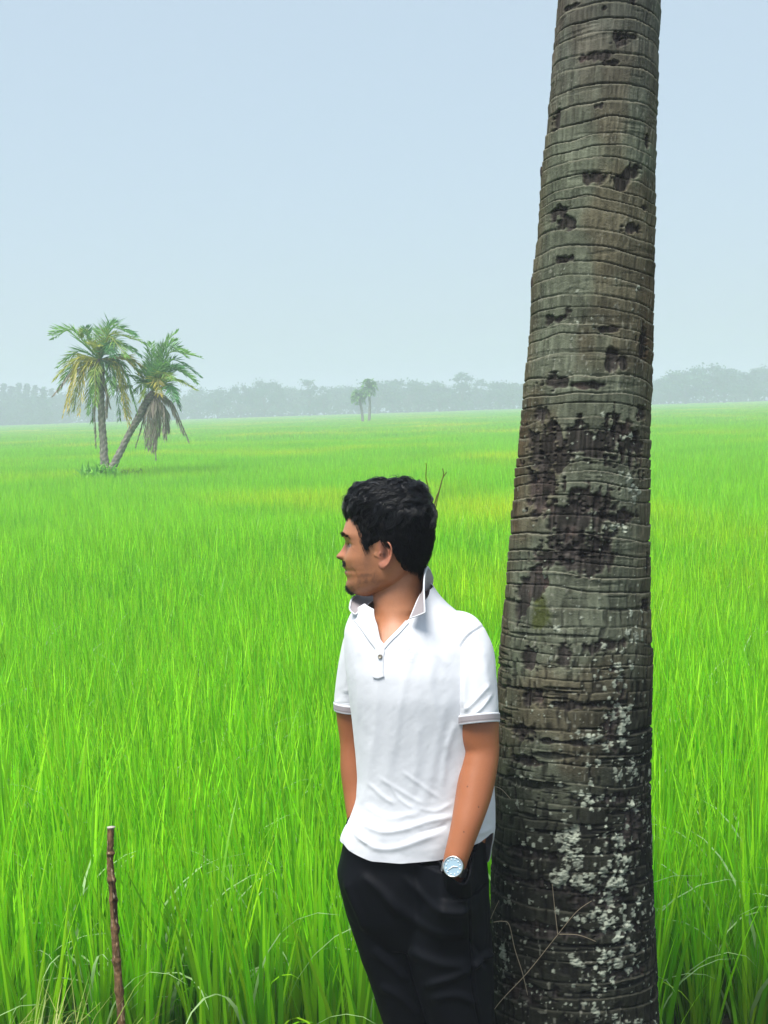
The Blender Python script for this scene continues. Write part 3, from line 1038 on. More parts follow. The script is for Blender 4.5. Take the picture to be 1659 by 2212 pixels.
colb = cmix(colb, (.12, .062, .045), .35 * sstep(.45, .7, nz1) * G2((hx - .055) / .02, (hzz + .038) / .016) * (ay > .045))
colb = cmix(colb, (.17, .055, .055), .85 * np.clip(G2(0, (hzz + .0325) / .0035) + G2(0, (hzz + .0425) / .0035), 0, 1) * sstep(.024, .015, ay) * (hx > .088))
colb = cmix(colb, (.05, .018, .018), .8 * G2(0, (hzz + .0375) / .0013) * sstep(.026, .018, ay) * (hx > .075))
colb = cmix(colb, (.20, .085, .05), .45 * G2((ay - .031) / .018, (hzz - .018) / .012) * (hx > .06))
colb = cmix(colb, (.03, .012, .008), .9 * G2((ay - .0085) / .0042, (hzz + .0112) / .0028) * (hx > .095))  # nostrils: shade of the openings painted on as dark spots
colb = cmix(colb, (.022, .02, .02), .9 * sstep(.0, .01, hzz - .03) * sstep(.02, -.005, hx) * ishead)
lash = np.clip(G2((ay - .031) / .013, (hzz - .0238 + 20 * (ay - .031) ** 2) / .0012), 0, 1) * (hx > .05)
colb = cmix(colb, (.012, .008, .007), .9 * lash)
pore = vn(pc[:, 0] * 900, pc[:, 1] * 900, pc[:, 2] * 900, seed=84)
colb = colb * (.93 + .14 * pore)[:, None]
for mx_, my_ in ((1033, 1741), (1010, 1700), (1000, 1790)):
    mp_ = cc(mx_, my_, 2.79)
    dm = np.hypot(pc[:, 0] - mp_[0], pc[:, 2] - mp_[2])
    colb = cmix(colb, (.05, .02, .012), .85 * sstep(.0022, .0010, dm))
set_cols(pm, np.clip(colb * np.array([1.14, 1.14, 1.18]), 0, .8))
pm.materials.clear()
pm.materials.append(skin)
pw = cam2world(pc) - PB
pm.vertices.foreach_set('co', pw.astype(np.float32).ravel())
pm.polygons.foreach_set('use_smooth', np.ones(len(pm.polygons), bool))
pm.update()
pm.name = 'person'
person = obj('person', pm, None, PB)
tag(person, 'young man in white polo shirt and black trousers, hands in pockets, looking away left', 'person')

def part_cam(name, mbx, mat, parent):
    for i_ in range(len(mbx.v)):
        mbx.v[i_] = cam2world(mbx.v[i_])
    return obj(name, mbx.mesh(name, mat, offset=PB), parent)


# ------------------------------------------------------------------ eyes
eye_m = principled('eye', None, rough=.5, spec=.1)
for side in (1, -1):
    mb = MB()
    nu_, nw_ = 40, 30
    a_ = np.arange(nu_) / nu_ * TAU
    b_ = np.linspace(0, math.pi, nw_)
    Bq, Aq = np.meshgrid(a_, b_)
    S = np.stack([np.cos(Aq), np.sin(Aq) * np.cos(Bq), np.sin(Aq) * np.sin(Bq)], -1).reshape(-1, 3)
    rr2 = Aq.ravel()
    c_ = np.where((rr2 < .60)[:, None], np.array([.03, .016, .010]), np.array([.45, .34, .30]))
    c_ = np.where((rr2 < .2)[:, None], np.array([.006, .006, .006]), c_)
    e = np.array([.0758, .031 * side, .0200]) + S * .0125
    mb.add(cam2world(head2cam(e)), grid_faces(nw_, nu_), None, c_)
    obj('eye', mb.mesh('eye', eye_m, offset=PB), person)

# ------------------------------------------------------------------ hair
xh = [-.14, -.071, -.055, -.038, -.026, -.018, -.0095, .007, .021, .030, .0345, .038, .047, .050, .053, .066, .0725, .098, .12]
zh = [-.045, -.044, -.041, -.036, -.014, .007, .018, .032, .0236, .0185, .010, .003, .003, .012, .041, .053, .070, .079, .081]


def hairline(x):
    return np.interp(x, xh, zh)


gzf = [.169, .1665, .162, .154, .140, .121, .10, .088, .078, .06, .03]
gxf = [.01, .030, .050, .074, .090, .0985, .0995, .098, .096, .094, .09]
gzb = [.169, .1655, .153, .127, .095, .068, .04, .014, -.01, -.0225, -.05]
gxb = [-.03, -.05, -.078, -.094, -.102, -.105, -.101, -.0965, -.090, -.083, -.072]
gzw = [.169, .1655, .157, .145, .12, .09, .06, .03, .0, -.03, -.05]
gw = [.012, .035, .055, .069, .079, .085, .0870, .0855, .079, .072, .068]


def zhair(z):
    return np.where(z < .05, z, .05 + (z - .05) * (.169 - .05) / (.1365 - .05))


def hair_surface(z, p):
    f_, b_, w_ = sm_interp(z, gzf, gxf, .003), sm_interp(z, gzb, gxb, .004), sm_interp(z, gzw, gw, .004)
    cx = -.005 + 0 * z
    c, s = np.cos(p), np.sin(p)
    A = np.where(c > 0, f_ - cx, cx - b_)
    n = 2.25
    r_ = (np.abs(c / A) ** n + np.abs(s / w_) ** n) ** (-1 / n)
    return np.stack([cx + r_ * c, r_ * s, z], -1)


NHH = 300
hp = np.arange(NHH) / NHH * TAU
hrows = np.concatenate([np.linspace(-.07, .10, 130), .1365 - .0365 * (1 - np.linspace(0, 1, 70)[1:]) ** 1.6])
HP, HRZ = np.meshgrid(hp, hrows)
Hs = head_surface(HRZ, HP, False)
Gs = hair_surface(zhair(HRZ), HP)
lump = fbm(HP * 6 / TAU * 3, HRZ * 40, Hs[..., 0] * 40, seed=91, octv=3, perx=18) - .5
lineN = .012 * (fbm(HP * 12, HRZ * 60, seed=92, octv=2) - .5)
msk = sstep(-.003, .009, HRZ - hairline(Hs[..., 0]) + lineN)
nrm = Hs * np.array([1, 1, .6])
nrm /= np.linalg.norm(nrm, axis=-1)[..., None]
topw = sstep(.07, .12, HRZ)
inset = Hs * .965 - np.array([0, 0, .0])
Gd = Gs + nrm * (lump * (.002 + .012 * topw))[..., None] - nrm * .004
HV = inset * (1 - msk[..., None]) + Gd * msk[..., None]
hairv = np.concatenate([HV.reshape(-1, 3), HV[-1:].mean(1)])
k = len(hrows)
j = np.arange(NHH)
j2 = (j + 1) % NHH
HM = MB()
HCOL = (.0030, .0032, .0042)
hf = grid_faces(k, NHH)
hf = hf[msk.ravel()[hf].max(1) > .02]                # no shell under the bare face
HS = MB()
HS.add(head2cam(hairv), hf, np.stack([np.full(NHH, k * NHH), (k - 1) * NHH + j, (k - 1) * NHH + j2], -1), HCOL)
rh = np.random.default_rng(5)


HC = np.array([-.002, 0, .055])


def hair_radius(d):
    """distance of the hair surface from HC along unit directions d (N,3)"""
    lo, hi = np.full(len(d), .02), np.full(len(d), .2)
    for _ in range(22):
        mid_ = (lo + hi) / 2
        p_ = HC + d * mid_[:, None]
        f_, b_, w_ = np.interp(p_[:, 2], gzf[::-1], gxf[::-1]), np.interp(p_[:, 2], gzb[::-1], gxb[::-1]), np.interp(p_[:, 2], gzw[::-1], gw[::-1])
        X_ = p_[:, 0] + .005
        A_ = np.where(X_ > 0, f_ + .005, -.005 - b_)
        ins = (np.abs(X_) / np.maximum(A_, .003)) ** 2.25 + (np.abs(p_[:, 1]) / np.maximum(w_, .003)) ** 2.25 < 1
        ins &= p_[:, 2] < .168
        lo, hi = np.where(ins, mid_, lo), np.where(ins, hi, mid_)
    return lo


def hair_strands(nclump, per, pick, flow, length, lift, wig, rad, cl=.004, seg=9, tones=(.7, 1, 1.3, 2.0), tgt=None):
    """locks of fine hair combed along the hair surface"""
    starts = []
    while len(starts) < nclump:
        zz, pp = rh.uniform(-.05, .1364), rh.uniform(0, TAU)
        if rh.random() > .35 + .65 * (zz < .1) and rh.random() < .0:
            continue
        h_ = head_surface(np.array([zz]), np.array([pp]), False)[0]
        if zz < hairline(h_[0]) + (.010 if -.03 < h_[0] < .03 else (.015 if h_[0] >= .03 else .004)) or not pick(h_, zz, pp):
            continue
        starts.append(hair_surface(np.array([float(zhair(zz))]), np.array([pp]))[0])
    p_ = np.array(starts)
    n = len(p_)
    L_ = length * rh.uniform(.65, 1.3, n)
    cen = np.zeros((n, seg, 3))
    lat = np.zeros((n, seg, 3))
    ph0 = rh.uniform(0, TAU, n)
    base_h = rh.uniform(-.003, .0015, n) + lift * rh.random(n) ** 2
    turn = rh.normal(0, .35, n)
    for k_ in range(seg):
        d_ = p_ - HC
        d_ /= np.linalg.norm(d_, axis=1)[:, None]
        t_ = k_ / (seg - 1)
        r_ = hair_radius(d_)
        h_ = base_h * np.sin(.5 + 2.3 * t_) + .0012 * np.sin(ph0 + 5 * t_) - .002 * (t_ < .08)
        cen[:, k_] = HC + d_ * (r_ + h_)[:, None]
        fl_ = flow(cen[:, k_], turn)
        fl_ = fl_ - d_ * np.sum(fl_ * d_, 1)[:, None]
        fl_ /= np.linalg.norm(fl_, axis=1)[:, None] + 1e-9
        sd_ = np.cross(d_, fl_)
        lat[:, k_] = sd_
        dirn = fl_ + sd_ * (wig * np.cos(ph0 + 5.5 * t_))[:, None]
        dirn /= np.linalg.norm(dirn, axis=1)[:, None]
        p_ = cen[:, k_] + dirn * (L_ / (seg - 1))[:, None]
    t = np.linspace(0, 1, seg)
    paths = []
    for _ in range(per):
        o1 = rh.normal(0, cl, n)[:, None] * (1 - .35 * t)[None]
        o2 = rh.normal(0, cl * .35, n)[:, None] + rh.normal(0, .0015, n)[:, None] * t[None]
        rad_d = cen - HC
        rad_d /= np.linalg.norm(rad_d, axis=2)[..., None]
        paths.append(cen + lat * o1[..., None] + rad_d * o2[..., None])
    paths = np.concatenate(paths)
    rads = rad * np.clip(1.1 - t ** 3, .12, 1)[None] * rh.uniform(.7, 1.2, (len(paths), 1))
    v, f_ = many_tubes(head2cam(paths), rads, 3)
    tone = np.repeat(rh.choice(tones, len(paths)), seg * 3)[:, None]
    (tgt or HM).add(v, f_, None, np.asarray(HCOL) * tone)


def flow_top(p_, turn):
    nz_ = 3.6 * (fbm(p_[:, 0] * 22 + 3, p_[:, 1] * 22, p_[:, 2] * 22, seed=95, octv=2) - .5) + turn
    fx, fy = .9 * np.cos(nz_) , .9 * np.sin(nz_) + .35 * np.sign(p_[:, 1])
    return np.column_stack([fx, fy, -.25 - .8 * sstep(.13, .09, p_[:, 2])])


def flow_side(p_, turn):
    return np.column_stack([-.45 + .25 * turn, 0 * turn, -1.0 + 0 * turn])


hair_strands(620, 20, lambda h, z, p: z > (.084 if h[0] < .02 else .097), flow_top, .046, .010, .55, .0005, .0030, tones=(.7, 1, 1.5, 3, 6))
hair_strands(120, 2, lambda h, z, p: z > .10, flow_top, .030, .016, 1.2, .00035, .004)
hair_strands(900, 8, lambda h, z, p: z < .095, flow_side, .020, .0010, .15, .0004, .0035, 6, tgt=HS)
hair_strands(500, 5, lambda h, z, p: z < .04, flow_side, .011, .0006, .12, .0004, .0035, 5, tgt=HS)
hair_m = principled('hair', None, rough=.30, spec=.5)
hair = part_cam('hair', HM, hair_m, person)
side_m = principled('short_hair', None, rough=.5, spec=.16)
side_hair = part_cam('side_hair', HS, side_m, person)

# facial hair
HEADF = HEAD.reshape(-1, 3)


def whiskers(name, mask, n, direc, length, rad, out_):
    ids = np.nonzero(mask(HEADF[:, 0], np.abs(HEADF[:, 1]), HEADF[:, 2]))[0]
    s = HEADF[rh.choice(ids, n)] + rh.normal(0, .0007, (n, 3))
    nn_ = s - np.array([.03, 0, -.02])
    nn_ /= np.linalg.norm(nn_, axis=1)[:, None]
    d_ = np.array([direc(p_) for p_ in s]) + rh.normal(0, .28, (n, 3))
    d_ /= np.linalg.norm(d_, axis=1)[:, None]
    L_ = length * rh.uniform(.5, 1.3, n)
    t = np.linspace(0, 1, 5)
    path = s[:, None] - nn_[:, None] * .001 + d_[:, None] * (L_[:, None] * t)[..., None] + nn_[:, None] * (out_ * np.sin(t * 2.4))[None, :, None]
    v, f_ = many_tubes(head2cam(path), np.broadcast_to(rad * (1.1 - t), (n, 5)), 3)
    b = MB()
    b.add(v, f_, None, HCOL)
    return part_cam(name, b, hair_m, person)


whiskers('beard', lambda x, y, z: (z < -.073) & (x > .079) & (y < .024) & (z > -.0925), 800, lambda p: np.array([.12, p[1] * 3, -.95]), .0055, .0004, .0006)
whiskers('moustache', lambda x, y, z: (z < -.0165) & (z > -.0265 - .0) & (x > .082) & (y < .033) & (y > .001), 900, lambda p: np.array([.12, np.sign(p[1]) * .8, -.75]), .006, .0004, .0010)
whiskers('eyebrow', lambda x, y, z: (np.abs(z - (.0425 + .10 * (y - .012) - 3.4 * np.clip(y - .034, 0, 1) ** 1.5)) < .0034) & (x > .055) & (y > .008) & (y < .052) , 620, lambda p: np.array([-.1, np.sign(p[1]) * .9, .25]), .008, .0004, .0018)

# ------------------------------------------------------------------ polo shirt
white = np.array([.645, .66, .705])


def strokes(x, y, lst):
    """soft ridges along polylines given in survey units: (points, width, height in m)"""
    tot = np.zeros_like(x)
    for pts_, w_, a_ in lst:
        pts_ = np.asarray(pts_, float)
        if len(pts_) > 2:
            pts_ = catmull(pts_, 4 * len(pts_))
        best = np.full_like(x, 1e9)
        tt = np.zeros_like(x)
        nseg_ = len(pts_) - 1
        for i_ in range(nseg_):
            p_, q_ = pts_[i_], pts_[i_ + 1]
            d_ = q_ - p_
            t_ = np.clip(((x - p_[0]) * d_[0] + (y - p_[1]) * d_[1]) / (d_ @ d_ + 1e-9), 0, 1)
            dist = np.hypot(x - p_[0] - t_ * d_[0], y - p_[1] - t_ * d_[1])
            bt = dist < best
            best = np.where(bt, dist, best)
            tt = np.where(bt, (i_ + t_) / nseg_, tt)
        tot += a_ * np.exp(-(best / w_) ** 2) * np.clip(np.minimum(tt, 1 - tt) * 5 + .25, 0, 1)
    return tot


def proj(p):
    """camera-axes point -> survey units"""
    return (p[..., 0] / p[..., 1] * FPX + 384) / KD, (512 - p[..., 2] / p[..., 1] * FPX) / KD


# neckline as a function of the angle round the body
nl_pts = [(757, 1318), (786, 1304), (806, 1316), (815, 1350), (827, 1397), (852, 1369), (885, 1337), (912, 1304), (930, 1274)]
us, yn = [-math.pi, -2.5, -1.75], [1262, 1275, 1300]
for x, y in nl_pts:
    c, a, b, d = [float(v) for v in tors(np.array([float(y)]))]
    s = max(-.99, min(.99, (x - c) / a))
    us.append(math.asin(math.copysign(abs(s) ** 1.125, s)))
    yn.append(y)
us += [1.75, 2.5, math.pi]
yn += [1262, 1258, 1262]
o = np.argsort(us)
us, yn = np.array(us)[o], np.array(yn)[o]
hem_u = [-math.pi, -2.2, -1.57, -1.2, -.9, -.55, -.15, .25, .60, .95, 1.15, 1.30, 1.45, 1.62, 1.9, 2.5, math.pi]
hem_y = [1850, 1835, 1812, 1822, 1842, 1860, 1865, 1857, 1832, 1812, 1800, 1798, 1850, 1866, 1866, 1862, 1850]
NU, NV = 460, 330
uu = np.linspace(-math.pi, math.pi, NU, endpoint=False)
y0, y1 = np.interp(uu, us, yn), sm_interp(uu, hem_u, hem_y, .03)
for arr in (y0, y1):                                # the front of the body is nearer than its axis
    c_, a_2, b_2, d_2 = tors(arr)
    arr[:] = 512 / KD + (arr - 512 / KD) * (1 - b_2 * np.clip(spw(np.cos(uu), 2 / 2.25), 0, 1) / d_2)
vv = np.linspace(0, 1, NV)[:, None] ** 1.0
Ys = y0[None] * (1 - vv) + y1[None] * vv
Us = np.broadcast_to(uu, Ys.shape)
SP = torso_pt(Ys, Us)
sx, sy = proj(SP)
SHIRT_FOLDS = [
    ([(905, 1380), (880, 1450), (862, 1540), (848, 1650)], 9, .0040), ([(935, 1420), (930, 1480), (945, 1560), (975, 1640)], 10, .0045), ([(968, 1500), (950, 1580), (930, 1680), (905, 1760)], 12, .0040),
    ([(970, 1440), (935, 1400), (915, 1360)], 9, .0035), ([(985, 1560), (965, 1620), (955, 1700)], 8, .0045), ([(790, 1400), (782, 1480), (790, 1580)], 8, .0035), ([(775, 1390), (770, 1470), (775, 1560)], 6, .0030),
    ([(815, 1470), (812, 1560), (806, 1650)], 8, .0030), ([(855, 1480), (842, 1600), (838, 1700)], 10, .0030), ([(800, 1600), (795, 1680), (782, 1740)], 8, .0035), ([(905, 1560), (900, 1640), (890, 1720)], 9, .0028),
    ([(782, 1775), (830, 1795), (880, 1788), (930, 1772), (985, 1762)], 7, .0065), ([(770, 1800), (810, 1828), (850, 1832), (900, 1816), (955, 1796)], 7, .0060), ([(790, 1740), (840, 1766), (900, 1756)], 7, .0035),
    ([(795, 1690), (830, 1722), (850, 1735)], 5, .0030), ([(820, 1680), (870, 1712), (910, 1735)], 5, .0026), ([(870, 1668), (915, 1700), (950, 1725)], 5, .0026), ([(760, 1775), (775, 1800), (800, 1822)], 6, .0050), ([(900, 1800), (940, 1790), (965, 1780)], 5, -.0040),
    ([(748, 1800), (752, 1822), (765, 1840)], 5, .0035), ([(905, 1745), (940, 1752), (975, 1735)], 5, .0025), ([(845, 1700), (862, 1725), (890, 1745)], 4, .0022), ([(1012, 1790), (1030, 1800), (1062, 1788)], 6, .0060), ([(1050, 1680), (1056, 1740), (1050, 1780)], 7, .0040), ([(1020, 1800), (1035, 1830), (1040, 1858)], 5, .0030),
    ([(760, 1345), (775, 1375), (780, 1420)], 6, .0028), ([(945, 1290), (985, 1320), (1015, 1350)], 8, .0025)]
frontm = sstep(-.25, .15, np.cos(Us))
fo = .45 * strokes(sx, sy, SHIRT_FOLDS) * frontm
fo = fo + .0040 * (fbm(Us * 3.1 + 5, sy * .008 + Us, seed=101, octv=2) - .5) + .0036 * (fbm(sx * .018 + sy * .012, sy * .02 - sx * .012, seed=102, octv=3) - .5) * sstep(1620, 1780, sy)
fo = fo + .0003 * (vn(sx * .12 + sy * .05, sy * .09, seed=103) - .5)
flare = .006 * sstep(1700, 1860, sy) * frontm
nr3 = np.stack([np.sin(Us), -np.cos(Us), 0 * Us], -1)
SP = SP + nr3 * (fo + flare)[..., None]
shirt_mb = MB()
inner = SP - nr3 * .0022
shirt_mb.add(SP.reshape(-1, 3), grid_faces(NV, NU), None, white)
shirt_mb.add(inner.reshape(-1, 3), grid_faces(NV, NU)[:, ::-1], None, white * .97)
for r_i in (0, NV - 1):                             # neckline and hem edges
    ring_o, ring_i = SP[r_i], inner[r_i]
    v = np.concatenate([ring_o, ring_i])
    jj = np.arange(NU)
    shirt_mb.add(v, np.stack([jj, (jj + 1) % NU, NU + (jj + 1) % NU, NU + jj], -1), None, white)


# sleeves
def sleeve(rows_, folds, nseg=280, n=170):
    P, ra, rb = [], [], []
    for x, y, hw, d, b in rows_:
        P.append(cc(x, y, d))
        ra.append(hw * KD / FPX * d)
        rb.append(b)
    Q = catmull(np.column_stack([np.array(P), ra, rb]), n)
    Pq, raq, rbq = Q[:, :3], Q[:, 3], Q[:, 4]
    T = np.gradient(Pq, axis=0)
    T /= np.linalg.norm(T, axis=1)[:, None]
    B = np.array([0, 1., 0]) - T * T[:, 1:2]
    B /= np.linalg.norm(B, axis=1)[:, None]
    A = np.cross(T, B)
    a_ = np.arange(nseg) / nseg * TAU
    NRM = np.cos(a_)[None, :, None] * A[:, None] + np.sin(a_)[None, :, None] * B[:, None]
    V = Pq[:, None] + np.cos(a_)[None, :, None] * A[:, None] * raq[:, None, None] + np.sin(a_)[None, :, None] * B[:, None] * rbq[:, None, None]
    x, y = proj(V)
    fo = strokes(x, y, folds) * sstep(.2, -.3, np.sin(a_))[None]
    fo = fo + .0035 * (fbm(np.arange(n)[:, None] * .035 + a_[None], a_[None] * 3 / TAU * 2, seed=int(rows_[0][0]), octv=2, perx=None) - .5)
    return V + NRM * fo[..., None], NRM


sl_near, sn_n = sleeve([(985, 1352, 34, 2.93, .050), (1000, 1368, 44, 2.91, .058), (1012, 1410, 53.5, 2.895, .064), (1020, 1470, 53, 2.88, .066), (1026, 1520, 50, 2.868, .064), (1029, 1548, 48.5, 2.862, .063)],
                       [([(1040, 1348), (1006, 1372), (986, 1405), (979, 1450), (982, 1500), (990, 1552)], 2.6, .0022), ([(1046, 1352), (1012, 1376), (992, 1408), (985, 1450), (988, 1500), (996, 1552)], 2.4, -.0026), ([(1000, 1450), (1004, 1500), (1008, 1540)], 6, .0030), ([(1010, 1410), (1005, 1470), (1000, 1530)], 8, .0030), ([(1055, 1480), (1030, 1510), (1005, 1535)], 5, .0030), ([(1062, 1500), (1040, 1530), (1020, 1545)], 4, .0025), ([(1040, 1400), (1050, 1460), (1055, 1510)], 9, .0028), ([(985, 1400), (978, 1450), (985, 1490)], 5, .0035)])
sl_far, sn_f = sleeve([(802, 1352, 26, 2.99, .045), (784, 1372, 36, 3.01, .055), (772, 1420, 38, 3.03, .060), (764, 1470, 38, 3.045, .060), (760, 1505, 37, 3.05, .058), (759, 1521, 36, 3.05, .057)],
                      [([(752, 1400), (748, 1460), (745, 1500)], 6, .0030), ([(765, 1420), (760, 1460), (750, 1500)], 5, .0028)])
for V, nn3 in ((sl_near, sn_n), (sl_far, sn_f)):
    k, ns2 = V.shape[:2]
    shirt_mb.add(V.reshape(-1, 3), grid_faces(k, ns2), None, white)
    shirt_mb.add((V - nn3 * .002).reshape(-1, 3), grid_faces(k, ns2)[:, ::-1], None, white)
cloth = principled('white_pique_cotton', None, rough=.85, spec=.2, sheen=.15, bump=[(900, .25, .0012), (60, .10, .004)])
shirt = obj('polo_shirt', None or (lambda: (lambda b: new_mesh('polo_shirt', cam2world(np.concatenate(b.v)) - PB, np.concatenate(b.f), cloth, np.concatenate(b.c)))(shirt_mb))(), person)


# cuffs: ribbed band, pale lilac grey with thin white lines
grey = np.array([.30, .27, .285])
for V, nn3 in ((sl_near, sn_n), (sl_far, sn_f)):
    E, Tn = V[-1], V[-1] - V[-8]
    Tn = Tn.mean(0) / np.linalg.norm(Tn.mean(0))
    N3 = nn3[-1]
    nb = 26
    tl = np.linspace(-.004, .0165, nb)
    prof = .0016 + .0012 * sstep(-.004, -.002, tl) - .0012 * sstep(.0145, .0165, tl)
    Vb = E[None] + Tn * tl[:, None, None] + N3[None] * prof[:, None, None] - N3[None] * (.10 * np.clip(tl, 0, 1))[:, None, None]
    cb = np.where(((tl < .0) | (tl > .0135))[:, None], white, grey)
    cb = np.where((np.abs(tl - .0105) < .0009)[:, None], grey * .6, cb)
    ns2 = V.shape[1]
    b = MB()
    b.add(Vb.reshape(-1, 3), grid_faces(nb, ns2), None, np.repeat(cb, ns2, 0))
    b.add((Vb - N3[None] * .003).reshape(-1, 3), grid_faces(nb, ns2)[:, ::-1], None, np.repeat(cb, ns2, 0))
    b.add(np.concatenate([Vb[-1], Vb[-1] - N3 * .003]), np.stack([np.arange(ns2), (np.arange(ns2) + 1) % ns2, ns2 + (np.arange(ns2) + 1) % ns2, ns2 + np.arange(ns2)], -1), None, white)
    part_cam('cuff', b, cloth, shirt)


# armhole seam welt on the near shoulder
def ribbon(path, width, thick, off, mat, name, parent, col_, n=60, rag=0):
    """flat strip lying on the chest along survey polyline"""
    Q = catmull(np.asarray(path, float), n)
    T = np.gradient(Q, axis=0)
    T /= np.linalg.norm(T, axis=1)[:, None]
    S = np.column_stack([-T[:, 1], T[:, 0]])
    prof = [(-.5, -.0025), (-.5, thick * .6), (-.42, thick), (-.2, thick * 1.05), (0, thick * 1.05), (.2, thick * 1.05), (.42, thick), (.5, thick * .6), (.5, -.0025)]
    V = []
    for s_, h_ in prof:
        xy = Q + S * s_ * width
        p_ = torso_front(xy[:, 0], xy[:, 1])
        x_, y_ = xy[:, 0], xy[:, 1]
        ff = .45 * strokes(x_, y_, SHIRT_FOLDS)
        dirv = -p_ / np.linalg.norm(p_, axis=1)[:, None]
        nrm_ = np.column_stack([-.35 * np.ones(n), -.93 * np.ones(n), np.zeros(n)])
        V.append(p_ + nrm_ * (ff + off + h_)[:, None])
    V = np.array(V).transpose(1, 0, 2)
    b = MB()
    b.add(V.reshape(-1, 3), grid_faces(n, len(prof), False), None, col_)
    return part_cam(name, b, mat, parent)


ribbon([(772, 1334), (790, 1356), (808, 1380), (822, 1400), (820, 1418), (819, 1440), (819, 1462)], 21, .0016, .0012, cloth, 'placket', shirt, white)
ribbon([(829, 1400), (845, 1382), (864, 1364), (884, 1343)], 9, .0014, .0014, cloth, 'neck_facing', shirt, white)
ribbon([(808, 1461), (819, 1463), (831, 1459)], 5, .0012, .0032, cloth, 'placket_stitching', shirt, white * .93)
# button
b = MB()
bc = torso_front(np.array([823.5]), np.array([1418.]))[0] + np.array([-.35, -.93, 0]) * .0055
a_ = np.arange(28) / 28 * TAU
nb_ = np.array([-.35, -.93, .05])
nb_ /= np.linalg.norm(nb_)
e1 = np.cross(nb_, [0, 0, 1.])
e1 /= np.linalg.norm(e1)
e2 = np.cross(e1, nb_)
prof = [(.0001, .0008), (.0026, .0008), (.0032, .0017), (.0044, .0017), (.0050, .0009), (.0050, -.003)]
V = np.array([[bc + e1 * r_ * math.cos(t) + e2 * r_ * math.sin(t) + nb_ * h_ for t in a_] for r_, h_ in prof])
b.add(V.reshape(-1, 3), grid_faces(len(prof), 28), None, np.repeat(np.array([[.36, .33, .27]] * 3 + [[.16, .14, .12]] * 3), 28, 0))
part_cam('button', b, principled('horn_button', None, rough=.3), shirt)
# small tone-on-tone embroidered motif on the chest
b = MB()
for pth in ([(884, 1414), (890, 1408), (897, 1412), (895, 1422), (886, 1424), (880, 1418)], [(878, 1408), (884, 1404), (890, 1400)], [(893, 1402), (900, 1406), (903, 1414)], [(882, 1428), (892, 1430), (900, 1424)]):
    Q = catmull(np.array(pth, float), 18)
    P = torso_front(Q[:, 0], Q[:, 1]) + np.array([-.05, -1, 0]) * (.45 * strokes(Q[:, 0], Q[:, 1], SHIRT_FOLDS) - .0002)[:, None]
    v, f_, t_ = tube(P, .0006, 6)
    b.add(v, f_, t_, white * .97)
part_cam('embroidered_emblem', b, cloth, shirt)

# collar, turned up: seam edge S, free edge E (survey of the close-up)


def z1(x, y, d):
    return cc((1250 + x / 2.765) / 4 / KD, (1850 + y / 2.765) / 4 / KD, d)


CS = [z1(1078, 1722, 2.828), z1(1125, 1610, 2.845), z1(1165, 1515, 2.868), z1(1205, 1450, 2.90), z1(1285, 1395, 2.955), z1(1318, 1345, 3.005), z1(1210, 1330, 3.03), z1(950, 1385, 3.03), z1(730, 1490, 2.985), z1(575, 1600, 2.925), z1(472, 1682, 2.885)]
CE = [z1(1243, 1660, 2.800), z1(1238, 1545, 2.815), z1(1232, 1400, 2.845), z1(1240, 1250, 2.885), z1(1262, 1145, 2.955), z1(1310, 1235, 3.02), z1(1180, 1190, 3.045), z1(900, 1290, 3.05), z1(600, 1430, 3.015), z1(450, 1490, 2.95), z1(410, 1600, 2.90)]
S_, E_ = catmull(np.array(CS), 110), catmull(np.array(CE), 110)
wv = np.linspace(0, 1, 15)
mid = (S_ + E_) / 2
cen_ = np.array([HO[0] + .03, 2.945, 0])
outw = (mid - cen_) * np.array([1, 1, 0])
outw /= np.linalg.norm(outw, axis=1)[:, None]
V = S_[:, None] * (1 - wv)[None, :, None] + E_[:, None] * wv[None, :, None] + outw[:, None] * (.004 * np.sin(wv * math.pi))[None, :, None]
cc_col = np.where((wv > .90)[:, None], white, grey)
cc_col = np.where((np.abs(wv - .84) < .03)[:, None], grey * .72, cc_col)
b = MB()
b.add(V.reshape(-1, 3), grid_faces(110, 15, False), None, np.tile(cc_col, (110, 1)))
b.add((V + outw[:, None] * .0022).reshape(-1, 3), grid_faces(110, 15, False)[:, ::-1], None, np.tile(cc_col, (110, 1)))
v, f_, t_ = tube(E_, .0019, 8)
b.add(v, f_, t_, white)
v, f_, t_ = tube(S_, .0016, 8)
b.add(v, f_, t_, white)
for e_ in (0, -1):
    v, f_, t_ = tube(V[e_], .0017, 6)
    b.add(v, f_, t_, white)
part_cam('collar', b, cloth, shirt)

# ------------------------------------------------------------------ trousers
TB = MB()


def loft(rows_, n, nseg=56, e=2 / 2.3, tgt=TB):
    A = np.array(rows_, float)
    Q = catmull(A, n)
    a_ = np.arange(nseg) / nseg * TAU
    V = []
    for l, r_, y, d, b_ in Q:
        p_ = cc((l + r_) / 2, y, d)
        w_ = (r_ - l) / 2 * KD / FPX * d
        V.append(np.stack([p_[0] + w_ * spw(np.sin(a_), e), d - b_ * spw(np.cos(a_), e), np.full(nseg, p_[2])], -1))
    V = np.array(V)
    v = np.concatenate([V.reshape(-1, 3), V[:1].mean(1), V[-1:].mean(1)])
    j = np.arange(nseg)
    j2 = (j + 1) % nseg
    tgt.add(v, grid_faces(n, nseg), np.concatenate([np.stack([np.full(nseg, n * nseg), j2, j], -1), np.stack([np.full(nseg, n * nseg + 1), (n - 1) * nseg + j, (n - 1) * nseg + j2], -1)]))


